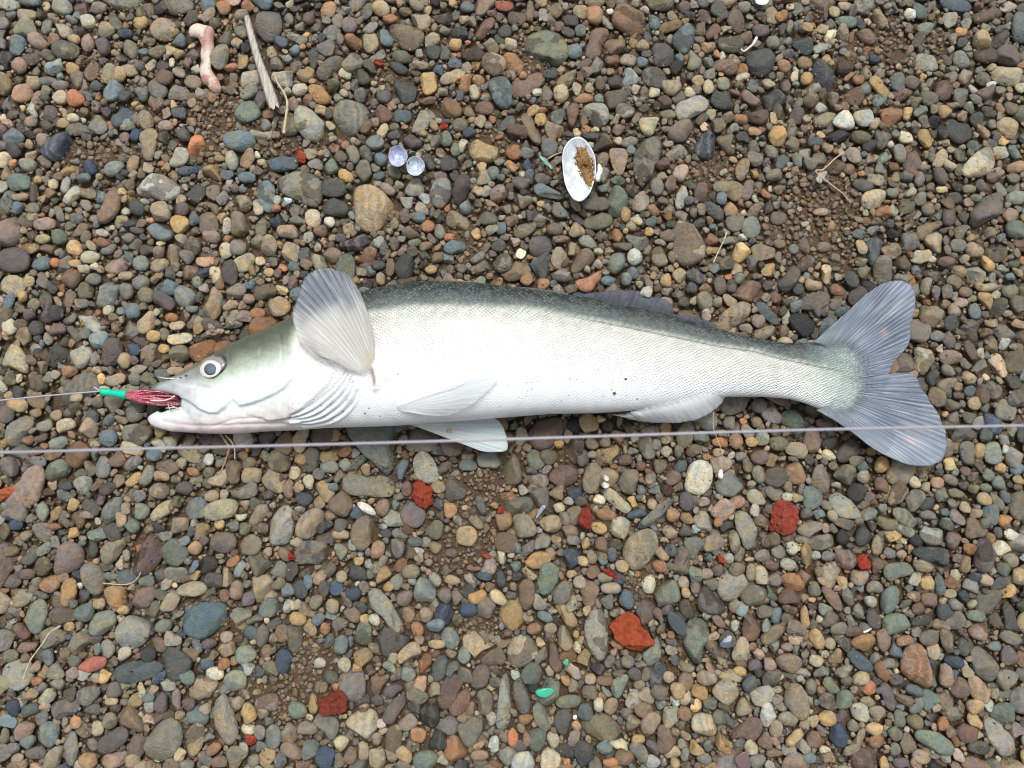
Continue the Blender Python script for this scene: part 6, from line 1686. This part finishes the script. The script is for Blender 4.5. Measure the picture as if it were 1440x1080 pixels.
t = NT('crumpled_foil'); pos = t.n('NewGeometry').outputs['Position']
M_FOIL = t.done(t.bsdf(Base_Color=tuple(lin((205, 212, 214))), Roughness=.28, Metallic=.6, Normal=t.bump(t.noise(pos, 1200, 3), 1.0, .002)))
flake('foil_scrap', [(751, 728), (758, 715), (763, 708), (767, 712), (760, 722), (754, 731)], 14, 2.0, M_FOIL, 'thin crumpled silver foil scrap beside boxy stones below the fish', 'foil')
flake('foil_scrap', [(1008, 660), (1012, 664), (1014, 672), (1010, 676), (1006, 668)], 8, 1.5, M_FOIL, 'tiny silver foil crumb at the edge of a cream stone', 'foil') if False else None

# ------------------------------------------------------------------ bone, reed, twigs, roots, bark
t = NT('old_bone'); pos = t.n('NewGeometry').outputs['Position']
nb_ = t.noise(pos, 110, 4, .6)
cb = t.mix(t.ramp(nb_, .46, .60), tuple(lin((196, 184, 172))), tuple(lin((160, 118, 106))))
cb = t.mix(t.ramp(t.noise(pos, 1500, 4), .5, .7, 0, .5), cb, tuple(lin((190, 178, 160))))
M_BONE = t.done(t.bsdf(Base_Color=cb, Roughness=.5, Normal=t.bump(t.noise(pos, 900, 4), .6, .0006)))
Pb_ = spline([(x, y) for x, y, r in BONE], 48); rb = np.interp(np.linspace(0, 1, 48), np.linspace(0, 1, len(BONE)), [r for _, _, r in BONE])
P = at(Pb_[:, 0], Pb_[:, 1], .0032 - .0008 * np.sin(np.linspace(0, 3, 48)))
V_, F_ = tube(P, rb * 4.0e-4 * .95 * np.r_[.45, .8, np.ones(44), .8, .45], 20)
V_ += .0008 * np.sin(V_[:, [1, 1, 0]] * 260 + 2) * (1, .3, .6) + .0003 * np.sin(V_[:, [1, 0, 0]] * 700)
V_[:, 2] = .0002 + (V_[:, 2] - .0028) * .75
link('bone', new_mesh('bone', V_, F_, M_BONE), None, 'pinkish white chewed bone half buried in the pebbles at the upper left', 'bone')

t = NT('dry_reed'); pos = t.n('NewGeometry').outputs['Position']
mp = t.n('Mapping', {'Vector': pos, 'Rotation': (0, 0, math.radians(-15)), 'Scale': (2600, 130, 300)}).outputs[0]
nr1 = t.n('TexNoise', {'Vector': mp, 'Scale': 1.0, 'Detail': 4}).outputs[0]
M_REED = t.done(t.bsdf(Base_Color=t.mix(t.ramp(nr1, .35, .65), tuple(lin((136, 130, 120))), tuple(lin((186, 180, 168)))), Roughness=.6, Normal=t.bump(nr1, .6, .0005)))
cen = spline([(346, 20), (352, 45), (362, 80), (373, 112), (386, 151)], 40)
wd = np.interp(np.linspace(0, 1, 40), [0, .1, .5, .9, 1], [4, 5, 6, 8.5, 8.0])
tn = np.gradient(cen, axis=0); tn /= np.linalg.norm(tn, axis=1)[:, None]; nn = np.stack([-tn[:, 1], tn[:, 0]], -1)
V_ = []
for s_, zz in ((-1, 0), (-.7, .0016), (-.25, .0024), (.1, .0018), (.3, .0025), (.75, .0017), (1, 0), (.5, -.0008), (-.5, -.0008)):
    q = cen + nn * (wd * s_)[:, None]
    e = np.zeros(40); e[-1] = 3 * math.sin(s_ * 7); e[0] = 2 * math.cos(s_ * 5)
    q = q + tn * e[:, None]
    V_.append(at(q[:, 0], q[:, 1], .0075 + zz + 0 * wd))
V_ = np.stack(V_, 1).reshape(-1, 3)
link('reed_stem', new_mesh('reed_stem', V_, grid_faces(40, 9, True).tolist() + [list(range(9)), [39 * 9 + i for i in range(9)][::-1]], M_REED), None, 'flat pale grey split reed stem lying at the upper left', 'reed')


def strand(name, pts, r0, r1, z, mat, label, cat, n=50, arch=.001):
    Q = spline(pts, n); tt_ = np.linspace(0, 1, n)
    P = at(Q[:, 0], Q[:, 1], z + arch * np.sin(tt_ * 7) * .5)
    V_, F_ = tube(P, np.linspace(r0, r1, n) * (1 + .12 * np.sin(tt_ * 40)), 7)
    return link(name, new_mesh(name, V_, F_, mat), None, label, cat)


M_TWIG = simple_mat('pale_twig', (176, 160, 136), .7, .2, 500)
M_TWIGD = simple_mat('brown_root', (150, 120, 88), .7, .2, 500)
strand('twig', [(386, 106), (391, 118), (400, 132), (404, 146), (402, 165), (399, 188)], .0005, .0009, .009, M_TWIG, 'thin curved pale twig just right of the grey reed stem', 'twig')
tw = empty('forked_twig', at(1150, 238, .008).tolist(), 'fine forked pale twig on a sandy patch, upper right', 'twig')
for pts in ([(1186, 214), (1172, 225), (1158, 238), (1147, 240), (1155, 249), (1172, 262), (1186, 273), (1196, 285)], [(1158, 238), (1152, 244), (1150, 247)]):
    Q = spline(pts, 40); P = at(Q[:, 0], Q[:, 1], .0075 + .0006 * np.sin(np.linspace(0, 9, 40))); V_, F_ = tube(P, .00038, 6)
    link('branch', new_mesh('branch', V_, F_, M_TWIG), tw)
flake('seed_husk', [(1139, 257), (1150, 247), (1159, 247), (1153, 257), (1148, 266)], 16, 1.8, M_REED, 'small grey wedge-shaped husk beside the forked twig', 'husk', .2)
strand('grass_stalk', [(1022, 326), (1018, 338), (1011, 352), (1003, 370)], .0005, .00035, .0085, M_TWIG, 'short straight straw stalk above the fish back, right of centre', 'stalk', 24)
strand('shell_thread', [(1064, 53), (1059, 62), (1052, 68), (1046, 72), (1042, 69)], .0009, .0004, .0095, simple_mat('white_thread', (216, 208, 196), .5), 'curved white sliver left of a dark slate stone near the top', 'sliver', 24)
strand('root_fibre', [(85, 880), (70, 890), (60, 905), (50, 918), (42, 930), (36, 945), (33, 955)], .0005, .0004, .0095, M_TWIG, 'long thin pale root fibre curving down at the lower left', 'root')
strand('root_fibre', [(145, 820), (170, 822), (185, 820), (194, 812), (198, 805)], .0003, .0003, .0095, M_TWIG, 'hair-thin root under a dark two-tone stone, lower left', 'root')
strand('root_fibre', [(309, 608), (318, 622), (322, 630), (318, 645), (312, 660), (306, 668)], .0007, .0003, .0085, M_TWIGD, 'brown root fibre hanging below the throat of the fish', 'root')
strand('root_fibre', [(317, 612), (326, 622), (330, 634), (330, 645)], .0005, .0003, .009, M_TWIG, 'shorter pale root fibre right beside the brown one under the throat', 'root')
strand('plant_hair', [(1003, 580), (1003, 600), (1008, 615), (1013, 628), (1016, 642)], .00022, .00018, .011, M_TWIG, 'single orange-tan hair crossing the line below the anal fin', 'hair')
strand('plant_hair', [(771, 223), (780, 218), (790, 214)], .0004, .0003, .0095, M_TWIG, 'short straw bit left of the white mussel shell', 'straw')
strand('plant_hair', [(1215, 889), (1220, 887), (1225, 884)], .0006, .0005, .0105, simple_mat('white_hair', (214, 212, 200), .5), 'tiny white stick bit above the orange-yellow stone at the lower right', 'straw')
M_BARK = simple_mat('flaky_bark', (138, 122, 106), .9, .45, 900, 1.0)


def bark(name, cx, cy, s, seed, label):
    rg = np.random.default_rng(seed); parts = []
    for i in range(9):
        x, y = cx + rg.normal() * s, cy + rg.normal() * s * .5
        w_, h_ = rg.uniform(.5, 1.1) * s, rg.uniform(.18, .4) * s
        R = outline_shape(w_ * 2, h_ * 2, rg.uniform(-30, 30), 'a', rg)
        V3, F3, _ = build_stones(np.array([x]), np.array([y]), R[None], np.array([1.4]), np.array([12 + rg.uniform(-2, 3)]), lin((150, 140, 120))[None], np.zeros((1, 3)), np.array([rg.uniform(-.4, .4)]), np.array([rg.uniform(0, 3)]), 2, ncut=3, sharp=1, seed=seed + i)
        parts.append((V3[0], F3.tolist()))
    V_, F_ = join(parts)
    link(name, new_mesh(name, V_, F_, M_BARK), None, label, 'bark')


bark('bark_flakes', 306, 472, 12, 3, 'crumbled grey-brown bark flakes above the forehead of the fish')
bark('bark_flakes', 918, 676, 9, 9, 'small pile of grey bark flakes below the fish between rounded stones')
